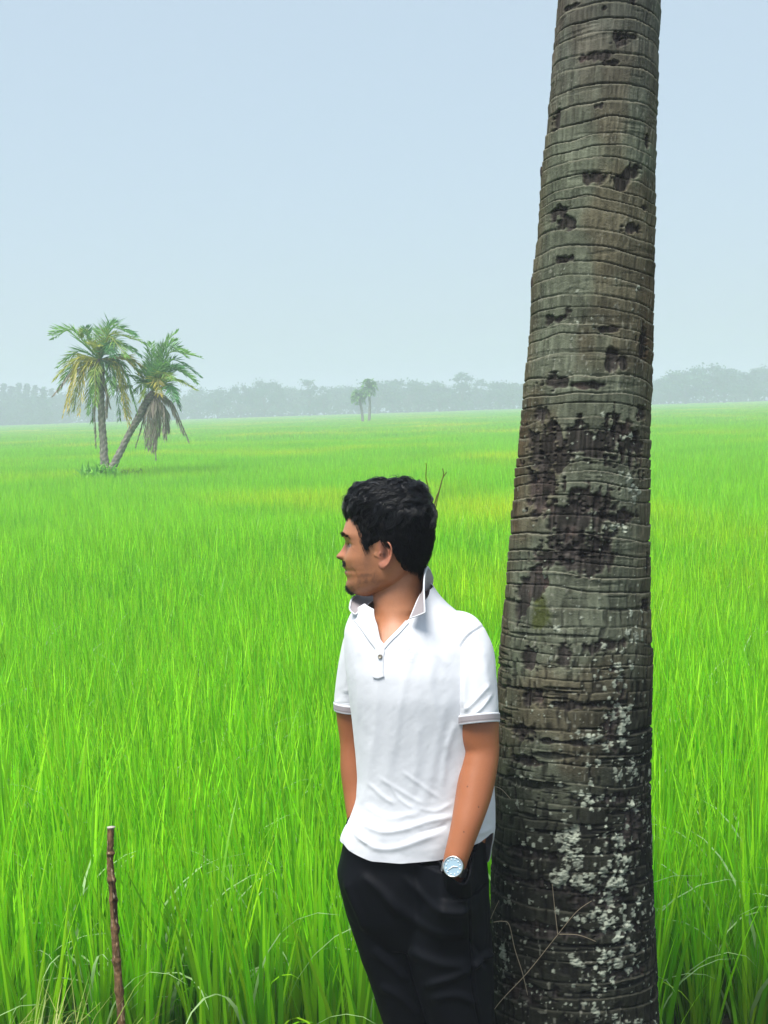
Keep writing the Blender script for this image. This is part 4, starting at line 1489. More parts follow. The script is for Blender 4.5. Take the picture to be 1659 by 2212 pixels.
loft([(748, 1046, 1770, 2.955, .106), (742, 1048, 1810, 2.958, .112), (734, 1051, 1850, 2.96, .117), (727, 1054, 1885, 2.962, .122), (737, 1058, 1930, 2.965, .124), (752, 1060, 1975, 2.97, .122), (790, 1050, 2030, 2.975, .10)], 50)
loft([(872, 1056, 1900, 2.93, .09), (866, 1058, 1940, 2.925, .098), (868, 1061, 2010, 2.925, .10), (886, 1066, 2100, 2.93, .10), (922, 1070, 2212, 2.945, .095), (948, 1072, 2320, 2.965, .085), (962, 1074, 2450, 2.985, .078), (970, 1072, 2600, 3.0, .072), (972, 1070, 2650, 3.005, .07)], 110)
loft([(738, 920, 1900, 2.985, .10), (740, 915, 1940, 2.985, .105), (760, 915, 2010, 2.99, .10), (791, 930, 2100, 3.0, .098), (828, 955, 2212, 3.02, .092), (850, 965, 2320, 3.04, .083), (866, 965, 2450, 3.055, .076), (878, 968, 2600, 3.07, .07), (880, 968, 2650, 3.075, .068)], 110)
raw = TB.mesh('trousers', None)
ob = bpy.data.objects.new('trousers_tmp', raw)
COL.objects.link(ob)
mo = ob.modifiers.new('r', 'REMESH')
mo.mode = 'VOXEL'
mo.voxel_size = .0032
ms = ob.modifiers.new('s', 'SMOOTH')
ms.factor = .5
ms.iterations = 8
dg = bpy.context.evaluated_depsgraph_get()
trm = bpy.data.meshes.new_from_object(ob.evaluated_get(dg))
bpy.data.objects.remove(ob)
tc = np.zeros(len(trm.vertices) * 3, np.float32)
trm.vertices.foreach_get('co', tc)
tn = np.zeros(len(trm.vertices) * 3, np.float32)
trm.vertex_normals.foreach_get('vector', tn)
tc, tn = tc.reshape(-1, 3).astype(float), tn.reshape(-1, 3).astype(float)
x, y = proj(tc)
facing = sstep(.0, -.35, tn[:, 1])
TF = [([(960, 1880), (985, 1918), (1010, 1925)], 7, .005), ([(870, 1890), (925, 1940), (985, 1955), (1020, 1945)], 10, .006), ([(830, 1930), (900, 1990), (970, 2010), (1015, 2000)], 12, .006), ([(780, 1890), (830, 1930), (860, 1980)], 10, .005), ([(745, 1900), (770, 1960), (790, 2010)], 8, .005),
      ([(880, 2050), (950, 2080), (1010, 2085)], 12, .006), ([(1020, 2090), (1040, 2070), (1062, 2060)], 7, .009), ([(920, 2130), (980, 2110), (1012, 2095)], 9, .006), ([(930, 2160), (985, 2150), (1030, 2170)], 10, .005), ([(1010, 2020), (1035, 2060), (1050, 2090)], 6, -.005), ([(800, 2050), (850, 2090), (880, 2120)], 10, .005), ([(820, 2130), (870, 2160), (910, 2200)], 10, .005),
      ([(1003, 1900), (1010, 1960), (1014, 2030), (1018, 2090), (1022, 2140), (1034, 2200), (1048, 2260)], 2.6, -.0045), ([(1007, 1900), (1014, 1960), (1018, 2030), (1022, 2090), (1027, 2140), (1039, 2200)], 3, .002), ([(1030, 1900), (1040, 1960), (1045, 2040)], 8, .004)]
fo = 1.35 * strokes(x, y, TF) * facing
fo += .008 * (fbm(tc[:, 0] * 9, tc[:, 1] * 6, tc[:, 2] * 12, seed=111, octv=3) - .5)
# pocket mouth: the cloth in front of the hand stands off the hip below this line
px_ = np.array([900, 930, 955, 962, 972, 985, 1000, 1012, 1030])
py_ = np.array([1900, 1900, 1900, 1903, 1905, 1908, 1907, 1890, 1850])
line = np.interp(x, px_, py_) - 38
edge = sstep(0, 5, y - line) * sstep(893, 958, x) * sstep(1058, 996, x) * sstep(2080, 1925, y) * (y < 2085)
fo += .066 * edge * facing
tc2 = tc + np.where((edge * facing > .01)[:, None], np.array([0, -1., 0]) * fo[:, None], tn * fo[:, None])
trm.vertices.foreach_set('co', (cam2world(tc2) - PB).astype(np.float32).ravel())
trm.polygons.foreach_set('use_smooth', np.ones(len(trm.polygons), bool))
set_cols(trm, np.array([.0026, .0032, .0052]))
trm.materials.clear()
trm.materials.append(principled('black_trouser_cloth', None, rough=.62, spec=.10, bump=[(800, .2, .001)]))
trm.update()
trm.name = 'trousers'
trousers = obj('trousers', trm, person)

# pocket lip in front of the hand
lip_xy = catmull(np.array([(949, 1862), (954, 1869), (962, 1884), (973, 1895), (989, 1908), (1005, 1909), (1015, 1890), (1018, 1862), (1022, 1842)], float), 70)
lip_d = np.interp(np.linspace(0, 1, 70), [0, .14, .3, .55, .75, .88, 1], [2.83, 2.785, 2.747, 2.741, 2.752, 2.785, 2.83])
tq = np.linspace(0, 1, 16)
PX = lip_xy[:, None, 0] + (lip_xy[:, None, 0] - 985) * (.10 * tq)[None]
PY = lip_xy[:, None, 1] * (1 - tq)[None] + (lip_xy[:, None, 1] * .25 + .75 * 1990) * tq[None]
PD = lip_d[:, None] * (1 - tq ** 1.3)[None] + (2.835 * tq ** 1.3)[None]
b = MB()
b.add(cc(PX, PY, PD).reshape(-1, 3), grid_faces(70, 16, False))
b.add(cc(PX, PY, PD + .003).reshape(-1, 3), grid_faces(70, 16, False)[:, ::-1])
v, f_, t_ = tube(cc(lip_xy[:, 0], lip_xy[:, 1], lip_d + .001), .0026, 10)
b.add(v, f_, t_)
for i_ in range(len(b.c)):
    b.c[i_] = np.broadcast_to(np.array([.0026, .0032, .0052]), b.c[i_].shape)
part_cam('pocket', b, trm.materials[0], trousers)

# shoes (below the frame)
shoe_m = principled('black_leather', (.012, .011, .011), rough=.35)
for l, r_, d in ((968, 1072, 2.99), (878, 968, 3.06)):
    c_ = cam2world(cc((l + r_) / 2, 2660, d))
    P = np.array([[c_[0] + .01, c_[1] + .06, .165], [c_[0], c_[1], .168], [c_[0] - .03, c_[1] - .08, .158], [c_[0] - .06, c_[1] - .16, .145], [c_[0] - .075, c_[1] - .20, .138]])
    v, f_, t_ = tube(P, [.030, .040, .044, .042, .020], 20, n=24, ref=[0, 0, 1], rad2=[.040, .046, .036, .024, .014])
    b = MB()
    b.add(v, f_, t_)
    obj('shoe', b.mesh('shoe', shoe_m, offset=PB), person)

# ------------------------------------------------------------------ wristwatch
wc = cc(979, 1872, 2.742)
wn = np.array([-.30, -.93, .20])                    # dial faces the camera
wn /= np.linalg.norm(wn)
ax = cc(975, 1912, 2.795) - cc(994, 1825, 2.785)
ax /= np.linalg.norm(ax)
wx = np.cross(ax, wn)
wx /= np.linalg.norm(wx)
wy = np.cross(wn, wx)
wloc = cam2world(wc)
watch = empty('wristwatch', wloc)
tag(watch, 'steel wristwatch with pale blue dial on the wrist above the trouser pocket', 'watch')
steel = principled('brushed_steel', None, rough=.28, metal=1)
dialm = principled('watch_dial', None, rough=.3, spec=.5)


def disc(prof, n=48, cols=None, ctr=wc):
    a_ = np.arange(n) / n * TAU
    V = np.array([[ctr + (wx * math.cos(t) + wy * math.sin(t)) * r_ + wn * h_ for t in a_] for r_, h_ in prof])
    b = MB()
    b.add(V.reshape(-1, 3), grid_faces(len(prof), n), None, np.repeat(np.array(cols), n, 0) if cols is not None else None)
    return b


def wpart(name, b, mat, parent=watch):
    for i_ in range(len(b.v)):
        b.v[i_] = cam2world(b.v[i_])
    return obj(name, b.mesh(name, mat, offset=wloc), parent)


WR = .0225
sc_ = [[.62, .63, .62]] * 12
case = wpart('case', disc([(.0005, -.007), (WR * .9, -.007), (WR, -.005), (WR, .0015), (WR * .97, .0032), (WR * .90, .0036), (WR * .865, .0028), (WR * .86, .0012)], cols=sc_[:8]), steel)
wpart('dial', disc([(.0002, .0014), (WR * .5, .0014), (WR * .87, .0014)], cols=[[.30, .43, .52]] * 3), dialm)
b = MB()
for k in range(12):
    t = k / 12 * TAU
    c_ = wc + (wx * math.cos(t) + wy * math.sin(t)) * WR * .70 + wn * .0018
    rad_ = (wx * math.cos(t) + wy * math.sin(t))
    v, f_, t_ = tube(np.array([c_ - rad_ * .0014, c_ + rad_ * .0014]), [.0011, .0011], 6, n=3)
    b.add(v, f_, t_, (.8, .82, .82))
wpart('hour_marker', b, dialm)
for ang, ln, wd in ((math.radians(48), .0135, .0010), (math.radians(197), .0105, .0012)):
    d_ = wx * math.cos(ang) + wy * math.sin(ang)
    v, f_, t_ = tube(np.array([wc + wn * .0024 - d_ * .003, wc + wn * .0024 + d_ * ln]), [wd, wd * .7], 6, n=4)
    b = MB()
    b.add(v, f_, t_, (.85, .86, .86))
    wpart('watch_hand', b, dialm)
# bracelet: links round the wrist
wctr = cc(981, 1878, 2.783)
aa = np.linspace(-2.75, 2.75, 30)
for seg_ in (aa[(aa > -2.8) & (aa < -.72)], aa[(aa < 2.8) & (aa > .72)]):
    b = MB()
    for t in seg_:
        rx_, ry_ = .0272, .0275
        p_ = wctr + wx * math.sin(t) * rx_ + wn * math.cos(t) * ry_
        tt = wx * math.cos(t) * rx_ - wn * math.sin(t) * ry_
        tt /= np.linalg.norm(tt)
        no_ = np.cross(tt, wy)
        for s0, s1 in ((-.0095, -.0035), (-.0032, .0032), (.0035, .0095)):
            hw = .0026
            crn = [p_ + tt * a1 * hw + wy * b1 + no_ * h1 for h1 in (-.0013, .0013) for a1, b1 in ((-1, s0), (1, s0), (1, s1), (-1, s1))]
            b.add(crn, [[0, 1, 2, 3], [7, 6, 5, 4], [0, 4, 5, 1], [1, 5, 6, 2], [2, 6, 7, 3], [3, 7, 4, 0]], None, (.60, .60, .57))
    me_ = wpart('bracelet', b, steel)
    me_.data.polygons.foreach_set('use_smooth', np.zeros(len(me_.data.polygons), bool))
# ------------------------------------------------------------------ date palms in the field
PALM = leaf_material('palm_leaflet', transl=.25, rough=.45, spec=.3)
PTRUNK = principled('date_palm_bark', None, rough=.9, spec=.2, bump=[(30, .6, .02)])
rp = np.random.default_rng(33)


def z7(x, y, d):
    """close-up survey of the palm pair -> camera axes"""
    return cc((150 + x * .4219) / 4 / KD, (1250 + y * .4219) / 4 / KD, d)


def frond_mesh(S, M, E, leaf, pairs, c1, c2, hang=.0, wid=.030, seed=0, dead=False):
    """feather leaf: midrib along S-M-E (camera axes), leaflets in two ranks"""
    r = np.random.default_rng(seed)
    up_ = np.array([0, 0, np.array(.085) * np.linalg.norm(E - S)]) * (not dead)
    P = catmull(np.array([S, S * .5 + M * .5 + up_ * .6, M + up_ * .8, M * .45 + E * .55 + up_ * .75, E]), 26)
    b = MB()
    v, f_, t_ = tube(P, np.linspace(.022, .005, 26), 5)
    b.add(v, f_, t_, np.asarray(c1) * .8 if not dead else (.26, .21, .17))
    T = np.gradient(P, axis=0)
    T /= np.linalg.norm(T, axis=1)[:, None]
    for k in range(pairs):
        t = .14 + .86 * k / pairs
        i = t * 25
        i0 = min(int(i), 24)
        p = P[i0] * (1 - (i - i0)) + P[i0 + 1] * (i - i0)
        tg = T[i0]
        side0 = np.cross(tg, [0, 0, 1.0])
        if np.linalg.norm(side0) < .15:
            side0 = np.array([.8, .6, 0])
        side0 /= np.linalg.norm(side0)
        up0 = np.cross(side0, tg)
        L = leaf * (.45 + .75 * math.sin(math.pi * min(1, .12 + .95 * t)) ** .8) * r.uniform(.8, 1.15)
        for sgn in (-1, 1):
            d = tg * r.uniform(.55, .85) + side0 * sgn * r.uniform(.6, .95) + up0 * r.uniform(.05, .55) + np.array([0, 0, -hang])
            d /= np.linalg.norm(d)
            w = np.cross(d, r.normal(0, 1, 3))
            w /= np.linalg.norm(w)
            tip = p + d * L + np.array([0, 0, -hang * L * .3])
            m_ = p + d * L * .45
            q = [p, m_ + w * wid * .5, tip, m_ - w * wid * .5]
            h = np.clip(t + r.normal(0, .15), 0, 1)
            col = (np.asarray(c1) * (1 - h) + np.asarray(c2) * h) * r.uniform(.75, 1.25)
            b.add(q, [[0, 1, 2, 3]], None, col)
    return b


def palm_trunk(path, rad, seedn, n=150, ring=26):
    P = catmull(np.array(path), n)
    ns = 36
    rr = np.interp(np.linspace(0, 1, n), np.linspace(0, 1, len(rad)), rad)
    T = np.gradient(P, axis=0)
    T /= np.linalg.norm(T, axis=1)[:, None]
    B = np.array([0, 1., 0]) - T * T[:, 1:2]
    B /= np.linalg.norm(B, axis=1)[:, None]
    A = np.cross(T, B)
    a_ = np.arange(ns) / ns * TAU
    tt = np.linspace(0, 1, n)[:, None]
    saw = np.mod(tt * ring + a_[None] / TAU * 3, 1)
    alt = np.mod(np.floor(tt * ring + a_[None] / TAU * 3) * .37 + a_[None] / TAU * 5, 1)
    d = 1 + .22 * saw * (alt > .35) - .08 + .22 * (fbm(a_[None] * 2 + 3, tt * 30, seed=seedn, octv=3) - .5)
    V = P[:, None] + (np.cos(a_)[None, :, None] * A[:, None] + np.sin(a_)[None, :, None] * B[:, None]) * (rr[:, None] * d)[..., None]
    nz = fbm(a_[None] * 3, tt * 40, seed=seedn + 3, octv=3)
    c_ = np.array([.32, .29, .25]) * (.35 + 1.0 * nz)[..., None] * (.55 + .6 * saw)[..., None]
    c_ = c_ * (1 - .45 * sstep(.55, .9, tt))[..., None]
    b = MB()
    v = np.concatenate([V.reshape(-1, 3), P[-1:]])
    j = np.arange(ns)
    b.add(v, grid_faces(n, ns), np.stack([np.full(ns, n * ns), (n - 1) * ns + j, (n - 1) * ns + (j + 1) % ns], -1), np.vstack([c_.reshape(-1, 3), c_[-1:].mean(1)]))
    return b


GRN, DRK, OLV, YEL, DEAD, DED2 = (.20, .40, .080), (.10, .27, .10), (.36, .40, .075), (.52, .40, .08), (.52, .44, .38), (.36, .30, .26)


def date_palm(name, label, D, pts, rad, crown, fronds, dead, group):
    base = cam2world(pts[0])
    base[2] = 0
    root = empty(name, base)
    tag(root, label, 'palm', group)

    def put(nm, b, mat):
        for i_ in range(len(b.v)):
            b.v[i_] = cam2world(b.v[i_])
        return obj(nm, b.mesh(nm, mat, offset=base), root)
    put('trunk', palm_trunk(pts, rad, int(crown[0] * 10) % 50), PTRUNK)
    rj = np.random.default_rng(int(crown[0]))
    extra = [(mx + rj.normal(0, 28), my + rj.normal(0, 22), ex + rj.normal(0, 50), ey + rj.normal(-8, 40), dz + rj.normal(0, .6), c1, c2, lf, hg) for mx, my, ex, ey, dz, c1, c2, lf, hg in fronds]
    for k, (mx, my, ex, ey, dz, c1, c2, lf, hg) in enumerate(fronds + extra[::2]):
        S = z7(crown[0], crown[1], D)
        M = z7(mx, my, D + dz * .55)
        E = z7(ex, ey, D + dz)
        put('frond', frond_mesh(S, M, E, lf * 1.15, 36, c1, c2, hg, wid=.025, seed=k + 50 + int(crown[0])), PALM)
    for k, (mx, my, ex, ey, dz, lf) in enumerate(dead):
        S = z7(crown[0], crown[1] + 25, D)
        put('dead_frond', frond_mesh(S, z7(mx, my, D + dz * .6), z7(ex, ey, D + dz), lf, 30, DEAD, DED2, 1.2, wid=.034, seed=k + 90 + int(crown[0]), dead=True), PALM)
    return root


D1 = 31.0
f1 = [(330, 200, 140, 255, .2, GRN, GRN, .26, .1), (480, 270, 452, 140, -.2, GRN, DRK, .24, .1), (455, 190, 415, 235, .1, GRN, OLV, .16, .3), (640, 200, 740, 95, .3, GRN, DRK, .28, .0), (700, 180, 930, 215, -.1, GRN, DRK, .30, .1), (690, 240, 985, 280, -.5, OLV, GRN, .30, .2),
      (720, 300, 985, 420, -.3, GRN, DRK, .28, .3), (680, 260, 840, 420, -.8, OLV, GRN, .30, .4), (660, 330, 720, 420, -.9, DRK, DRK, .26, .4), (610, 260, 600, 170, .4, GRN, GRN, .26, .0), (560, 330, 500, 300, -.3, OLV, OLV, .2, .1),
      (400, 390, 195, 520, .2, DRK, GRN, .26, .2), (380, 470, 155, 640, -.2, OLV, OLV, .26, .3), (350, 540, 200, 740, .4, DRK, GRN, .24, .4), (400, 480, 240, 985, -.3, OLV, YEL, .27, .6), (440, 540, 340, 930, .3, DRK, OLV, .25, .6), (450, 560, 395, 965, -.4, OLV, YEL, .25, .6),
      (520, 600, 470, 900, .3, OLV, OLV, .24, .6), (530, 620, 515, 1040, .0, DRK, GRN, .22, .7), (545, 600, 550, 880, -.6, OLV, GRN, .24, .6), (680, 520, 700, 780, -.5, DRK, GRN, .26, .5), (720, 500, 840, 1000, .1, GRN, OLV, .27, .6), (760, 540, 880, 1010, -.3, OLV, YEL, .26, .6), (720, 560, 780, 1020, .4, DRK, GRN, .24, .6),
      (800, 520, 945, 960, -.1, DRK, GRN, .26, .5), (780, 420, 920, 500, .5, DRK, DRK, .26, .4), (820, 470, 1010, 640, .0, YEL, OLV, .28, .3), (850, 620, 1050, 700, .4, DRK, GRN, .24, .3)]
f1b = [(540, 900, 555, 1290, -.1, .10), (660, 760, 655, 990, -.2, .14), (620, 660, 690, 900, .2, .16), (330, 560, 135, 800, -.1, .12), (720, 680, 900, 690, .2, .14)]
p1 = [z7(662, 1660, D1), z7(655, 1540, D1), z7(634, 1400, D1), z7(624, 1230, D1), z7(612, 1050, D1), z7(602, 860, D1), z7(592, 680, D1), z7(590, 520, D1), z7(592, 440, D1)]
date_palm('date_palm', 'taller upright date palm of the forked pair in the left field', D1, p1, [.13, .12, .10, .09, .085, .085, .10, .11, .06], (592, 450), f1, f1b, 'date palms in the rice field')
f2 = [(1080, 500, 1085, 290, .2, DRK, GRN, .24, .0), (1160, 480, 1200, 300, -.1, GRN, GRN, .24, .0), (1180, 420, 1320, 260, .1, GRN, GRN, .24, .0), (1250, 420, 1540, 425, -.2, GRN, GRN, .28, .1), (1260, 380, 1420, 380, .4, DRK, GRN, .26, .1), (1280, 480, 1550, 610, .2, DRK, DRK, .28, .2), (1290, 560, 1515, 680, -.3, DRK, GRN, .28, .2),
      (1240, 660, 1500, 730, -.5, GRN, OLV, .28, .3), (1200, 560, 1360, 520, -.6, DRK, DRK, .28, .2), (1180, 600, 1280, 640, -.9, OLV, GRN, .26, .4), (1120, 600, 1190, 480, -.8, DRK, GRN, .24, .1), (1060, 620, 1030, 480, .3, DRK, GRN, .24, .1), (1040, 640, 980, 560, -.1, DRK, GRN, .24, .2),
      (1020, 660, 930, 760, .4, DRK, GRN, .26, .4), (1050, 690, 975, 830, -.2, GRN, OLV, .24, .5), (1130, 640, 1160, 780, -.7, OLV, YEL, .24, .5), (1260, 720, 1350, 910, -.1, DRK, DRK, .24, .5), (1230, 700, 1300, 780, .5, DRK, GRN, .24, .4), (1150, 560, 1250, 540, .6, DRK, DRK, .26, .1), (1100, 560, 1120, 400, .5, DRK, GRN, .24, .0)]
f2b = [(1050, 900, 1035, 1270, .1, .26), (1075, 900, 1065, 1300, -.2, .26), (1110, 900, 1095, 1320, .0, .26), (1135, 880, 1115, 1290, -.2, .26), (1150, 900, 1150, 1170, .2, .24), (1200, 900, 1215, 1190, -.1, .24), (1220, 920, 1245, 1130, .2, .2), (1280, 860, 1440, 1230, .0, .16), (1250, 840, 1390, 1160, -.2, .18), (1220, 800, 1330, 1000, .2, .2), (1020, 960, 930, 1280, .1, .10), (1110, 1100, 1125, 1400, .0, .08)]
p2 = [z7(664, 1660, D1), z7(684, 1530, D1), z7(730, 1430, D1), z7(800, 1290, D1), z7(880, 1130, D1), z7(950, 1010, D1), z7(1010, 900, D1), z7(1065, 815, D1), z7(1105, 750, D1)]
date_palm('date_palm', 'leaning date palm with grey dead fronds, right of the forked pair', D1, p2, [.12, .115, .09, .08, .078, .088, .10, .11, .06], (1105, 740), f2, f2b, 'date palms in the rice field')

# weeds on the little mound under the pair
WEED = leaf_material('weed_leaf', transl=.3, rough=.5)


def weed(name, label, cat, x, y, d, n, spread, hgt, wid, c1, c2, seed, zbase=None, droop=.5):
    r = np.random.default_rng(seed)
    p = at(x, y, d)
    if zbase is not None:
        p[2] = zbase
    root = np.column_stack([r.normal(0, spread, n), r.normal(0, spread * .6, n), np.zeros(n)])
    az = r.uniform(0, TAU, n)
    L = hgt * r.uniform(.5, 1.2, n)
    seg = 5
    t = np.linspace(0, 1, seg + 1)
    thv = r.uniform(.05, .7, n)[:, None] + droop * r.uniform(.3, 2, n)[:, None] * t[None] ** 2
    hr = np.cumsum(np.sin(thv), 1) * (L / seg)[:, None]
    hv_ = np.cumsum(np.cos(thv), 1) * (L / seg)[:, None]
    C = root[:, None] + np.stack([np.cos(az)[:, None] * hr, np.sin(az)[:, None] * hr, hv_], -1)
    W = np.stack([np.sin(az + r.normal(0, .6, n)), np.cos(az), np.zeros(n)], -1)
    wd = wid * np.clip(np.minimum(.4 + 3 * t, 2.2 * (1 - t)), .03, 1)
    v = np.stack([C + W[:, None] * wd[None, :, None] * .5, C - W[:, None] * wd[None, :, None] * .5], 2).reshape(n, -1, 3)
    k = np.arange(seg)
    f_ = np.stack([2 * k, 2 * k + 1, 2 * k + 3, 2 * k + 2], -1)
    F = (f_[None] + (np.arange(n) * 2 * (seg + 1))[:, None, None]).reshape(-1, 4)
    h = r.random((n, 1, 1))
    col = np.broadcast_to((np.asarray(c1) * (1 - h) + np.asarray(c2) * h) * r.uniform(.7, 1.2, (n, 1, 1)), v.shape)
    o = obj(name, new_mesh(name, v.reshape(-1, 3), F, WEED, col.reshape(-1, 3)), None, p)
    return tag(o, label, cat)


weed('weed_clump', 'low leafy green weeds around the foot of the forked date palms', 'weeds', 215, 1040, 30.7, 320, .18, .40, .07, (.18, .50, .06), (.26, .60, .06), 3, .45, 1.2)
weed('weed_patch', 'sparse weeds right of the forked palms, with tiny yellow flowers', 'weeds', 262, 1030, 31.2, 90, .22, .22, .05, (.10, .32, .04), (.40, .46, .05), 4, .5, 1.2)
weed('bank_grass', 'yellowish wild grass tuft on the bank in the lower left corner', 'grass tuft', 8, 2300, 3.0, 520, .10, .46, .0045, (.20, .36, .03), (.42, .44, .14), 5, .12, .9)

rb = np.random.default_rng(41)
nb_ = 5200
rootb = np.column_stack([rb.uniform(-3.6, 3.6, nb_), rb.uniform(1.9, 3.45, nb_), np.full(nb_, .11)])
rootb = rootb[((rootb[:, 0] - .35) ** 2 / .16 + (rootb[:, 1] - 2.9) ** 2 / .12) > 1]
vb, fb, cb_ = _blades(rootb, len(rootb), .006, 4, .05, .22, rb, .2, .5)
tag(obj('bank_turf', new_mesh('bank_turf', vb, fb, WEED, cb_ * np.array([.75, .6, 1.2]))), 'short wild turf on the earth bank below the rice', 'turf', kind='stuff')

# the far pair of palms
D2 = 138.0


def far_palm(x, ytop, ybase, xb, label, seed, crown_r):
    r = np.random.default_rng(seed)
    B_, Tp = cc(xb, ybase + 8, D2), cc(x, ytop, D2)
    base = cam2world(B_)
    root = empty('far_palm', base)
    tag(root, label, 'palm', 'far pair of palms')

    def put(nm, b, mat):
        for i_ in range(len(b.v)):
            b.v[i_] = cam2world(b.v[i_])
        return obj(nm, b.mesh(nm, mat, offset=base), root)
    mid_ = (B_ + Tp) / 2 + np.array([.1, 0, 0])
    put('trunk', palm_trunk([B_, B_ * .7 + mid_ * .3, mid_, Tp], [.16, .14, .13, .11], seed, 40, 14), PTRUNK)
    for k in range(26):
        az, el = r.uniform(0, TAU), r.uniform(-.9, 1.3)
        d = np.array([math.cos(az) * math.cos(el), math.sin(az) * math.cos(el), math.sin(el)])
        L = crown_r * r.uniform(.8, .95)
        M = Tp + d * L * .6 + np.array([0, 0, .1])
        E = Tp + d * L + np.array([0, 0, -.45 * L * math.cos(el)])
        put('frond', frond_mesh(Tp, M, E, .45, 16, DRK, GRN, .3, wid=.10, seed=seed + k), PALM)


far_palm(797, 838, 908, 797, 'taller of two small palms far across the field', 7, 1.15)
far_palm(775, 857, 909, 784, 'shorter of two small palms far across the field', 8, .95)

# ------------------------------------------------------------------ tree line
LEAF = leaf_material('tree_leaf', transl=.15, rough=.6, spec=.2)
TBARK = principled('tree_bark', (.10, .085, .07), rough=.9)


def crown_mesh(kind, seed):
    """leaf clumps over limbs; unit about 10 m tall, origin at the foot"""
    r = np.random.default_rng(seed)
    v, c, limbs = [], [], MB()
    if kind == 'round':
        nb = 15
        ang, q = r.uniform(0, TAU, nb), np.sqrt(r.random(nb))
        hz_ = r.uniform(3.0, 9.4, nb)
        wd = 4.2 * np.sin(np.clip((hz_ - 1.5) / 8.6, 0, 1) * math.pi) ** .6
        blobs = np.column_stack([np.cos(ang) * q * wd, np.sin(ang) * q * wd, hz_])
        rad = r.uniform(.9, 2.0, nb)
    elif kind == 'flat':
        nb = 18
        ang, q = r.uniform(0, TAU, nb), np.sqrt(r.random(nb))
        blobs = np.column_stack([np.cos(ang) * q * 6.6, np.sin(ang) * q * 6.6, 9.2 - 3.4 * q ** 2 - r.uniform(0, 1.6, nb)])
        rad = r.uniform(1.0, 1.9, nb)
    elif kind == 'tall':
        nb = 14
        hz_ = np.sort(r.uniform(2.5, 11.2, nb))
        wd = 2.6 * np.sin(np.clip((hz_ - 1.2) / 10.8, 0, 1) * math.pi) ** .7
        ang = r.uniform(0, TAU, nb)
        blobs = np.column_stack([np.cos(ang) * wd * r.uniform(.3, 1, nb), np.sin(ang) * wd * r.uniform(.3, 1, nb), hz_])
        rad = r.uniform(.7, 1.5, nb)
    else:                                            # feathery spire
        nb = 22
        hz_ = np.linspace(1.5, 11.5, nb)
        ang = r.uniform(0, TAU, nb)
        wd = 1.5 * (1 - (hz_ / 12.2) ** 2) + .05
        blobs = np.column_stack([np.cos(ang) * wd * .6, np.sin(ang) * wd * .6, hz_])
        rad = .35 + wd * .55
    for bp, br in zip(blobs, rad):
        n = int(170 * br ** 1.4) + 24
        d = r.normal(0, 1, (n, 3))
        d /= np.linalg.norm(d, axis=1)[:, None]
        ctr = bp + d * (br * np.clip(np.abs(r.normal(0, .62, (n, 1))), 0, 1.7)) * np.array([1.25, 1.25, .72])
        a = r.normal(0, 1, (n, 3))
        a /= np.linalg.norm(a, axis=1)[:, None]
        b_ = np.cross(a, r.normal(0, 1, (n, 3)))
        b_ /= np.linalg.norm(b_, axis=1)[:, None]
        s = r.uniform(.20, .46, (n, 1))
        v.append(np.stack([ctr - a * s, ctr + b_ * s * .6, ctr + a * s, ctr - b_ * s * .6], 1))
        tone = np.array([.032, .098, .055]) * r.uniform(.75, 1.35) + np.array([.02, .01, 0]) * r.random()
        c.append(np.broadcast_to((tone * r.uniform(.8, 1.2, (n, 1)))[:, None], (n, 4, 3)))
        P = np.array([[0, 0, max(.8, bp[2] * .35)], [bp[0] * .45, bp[1] * .45, bp[2] * .72], bp])
        vv_, ff_, tt_ = tube(P, [.16, .10, .04], 5, n=7)
        limbs.add(vv_, ff_, tt_)
    v, c = np.concatenate(v), np.concatenate(c)
    cm = new_mesh('crown', v.reshape(-1, 3), np.arange(len(v) * 4).reshape(-1, 4), LEAF, c.reshape(-1, 3), smooth=False)
    tv, tf, tt_ = tube(np.array([[0, 0, -.4], [.05, 0, 1.2], [.0, .05, 3.0], [.1, 0, 5.5]]), [.34, .26, .2, .1], 8, n=14)
    limbs.add(tv, tf, tt_)
    return cm, limbs.mesh('trunk', TBARK)


KINDS = {'round': [crown_mesh('round', s) for s in (1, 2, 3, 4, 5)], 'flat': [crown_mesh('flat', s) for s in (11, 12)], 'tall': [crown_mesh('tall', s) for s in (21, 22, 23)], 'spire': [crown_mesh('spire', s) for s in (31, 32)]}
TN = {'round': ('broadleaf_tree', 'round-crowned tree in the hazy wood beyond the rice field', 'round trees of the far wood'),
      'flat': ('flat_topped_tree', 'wide flat-topped tree in the hazy far wood', 'flat-topped trees of the far wood'),
      'tall': ('slender_tree', 'slim upright leafy tree rising out of the hazy far wood', 'slim trees of the far wood'),
      'spire': ('feathery_tree', 'thin feathery spire tree at the left end of the far wood', 'feathery spire trees of the far wood')}
rtree = np.random.default_rng(77)


def tree_at(x, ytop, kind, D, label=None, wide=1.0, var=None):
    nm, lb, gr = TN[kind]
    base_y = 918 - .032 * x
    p = at(x, base_y, D)
    p[2] = 0
    top = at(x, ytop, D)[2]
    s = top / {'round': 10.4, 'flat': 9.9, 'tall': 12.0, 'spire': 11.9}[kind]
    cm, tm_ = KINDS[kind][var if var is not None else rtree.integers(0, len(KINDS[kind]))]
    e = empty(nm, p)
    tag(e, label or lb, 'tree', None if label else gr)
    e.scale = (s * wide, s * wide, s)
    e.rotation_euler = (0, 0, rtree.uniform(0, TAU))
    obj('crown', cm, e)
    obj('trunk', tm_, e)


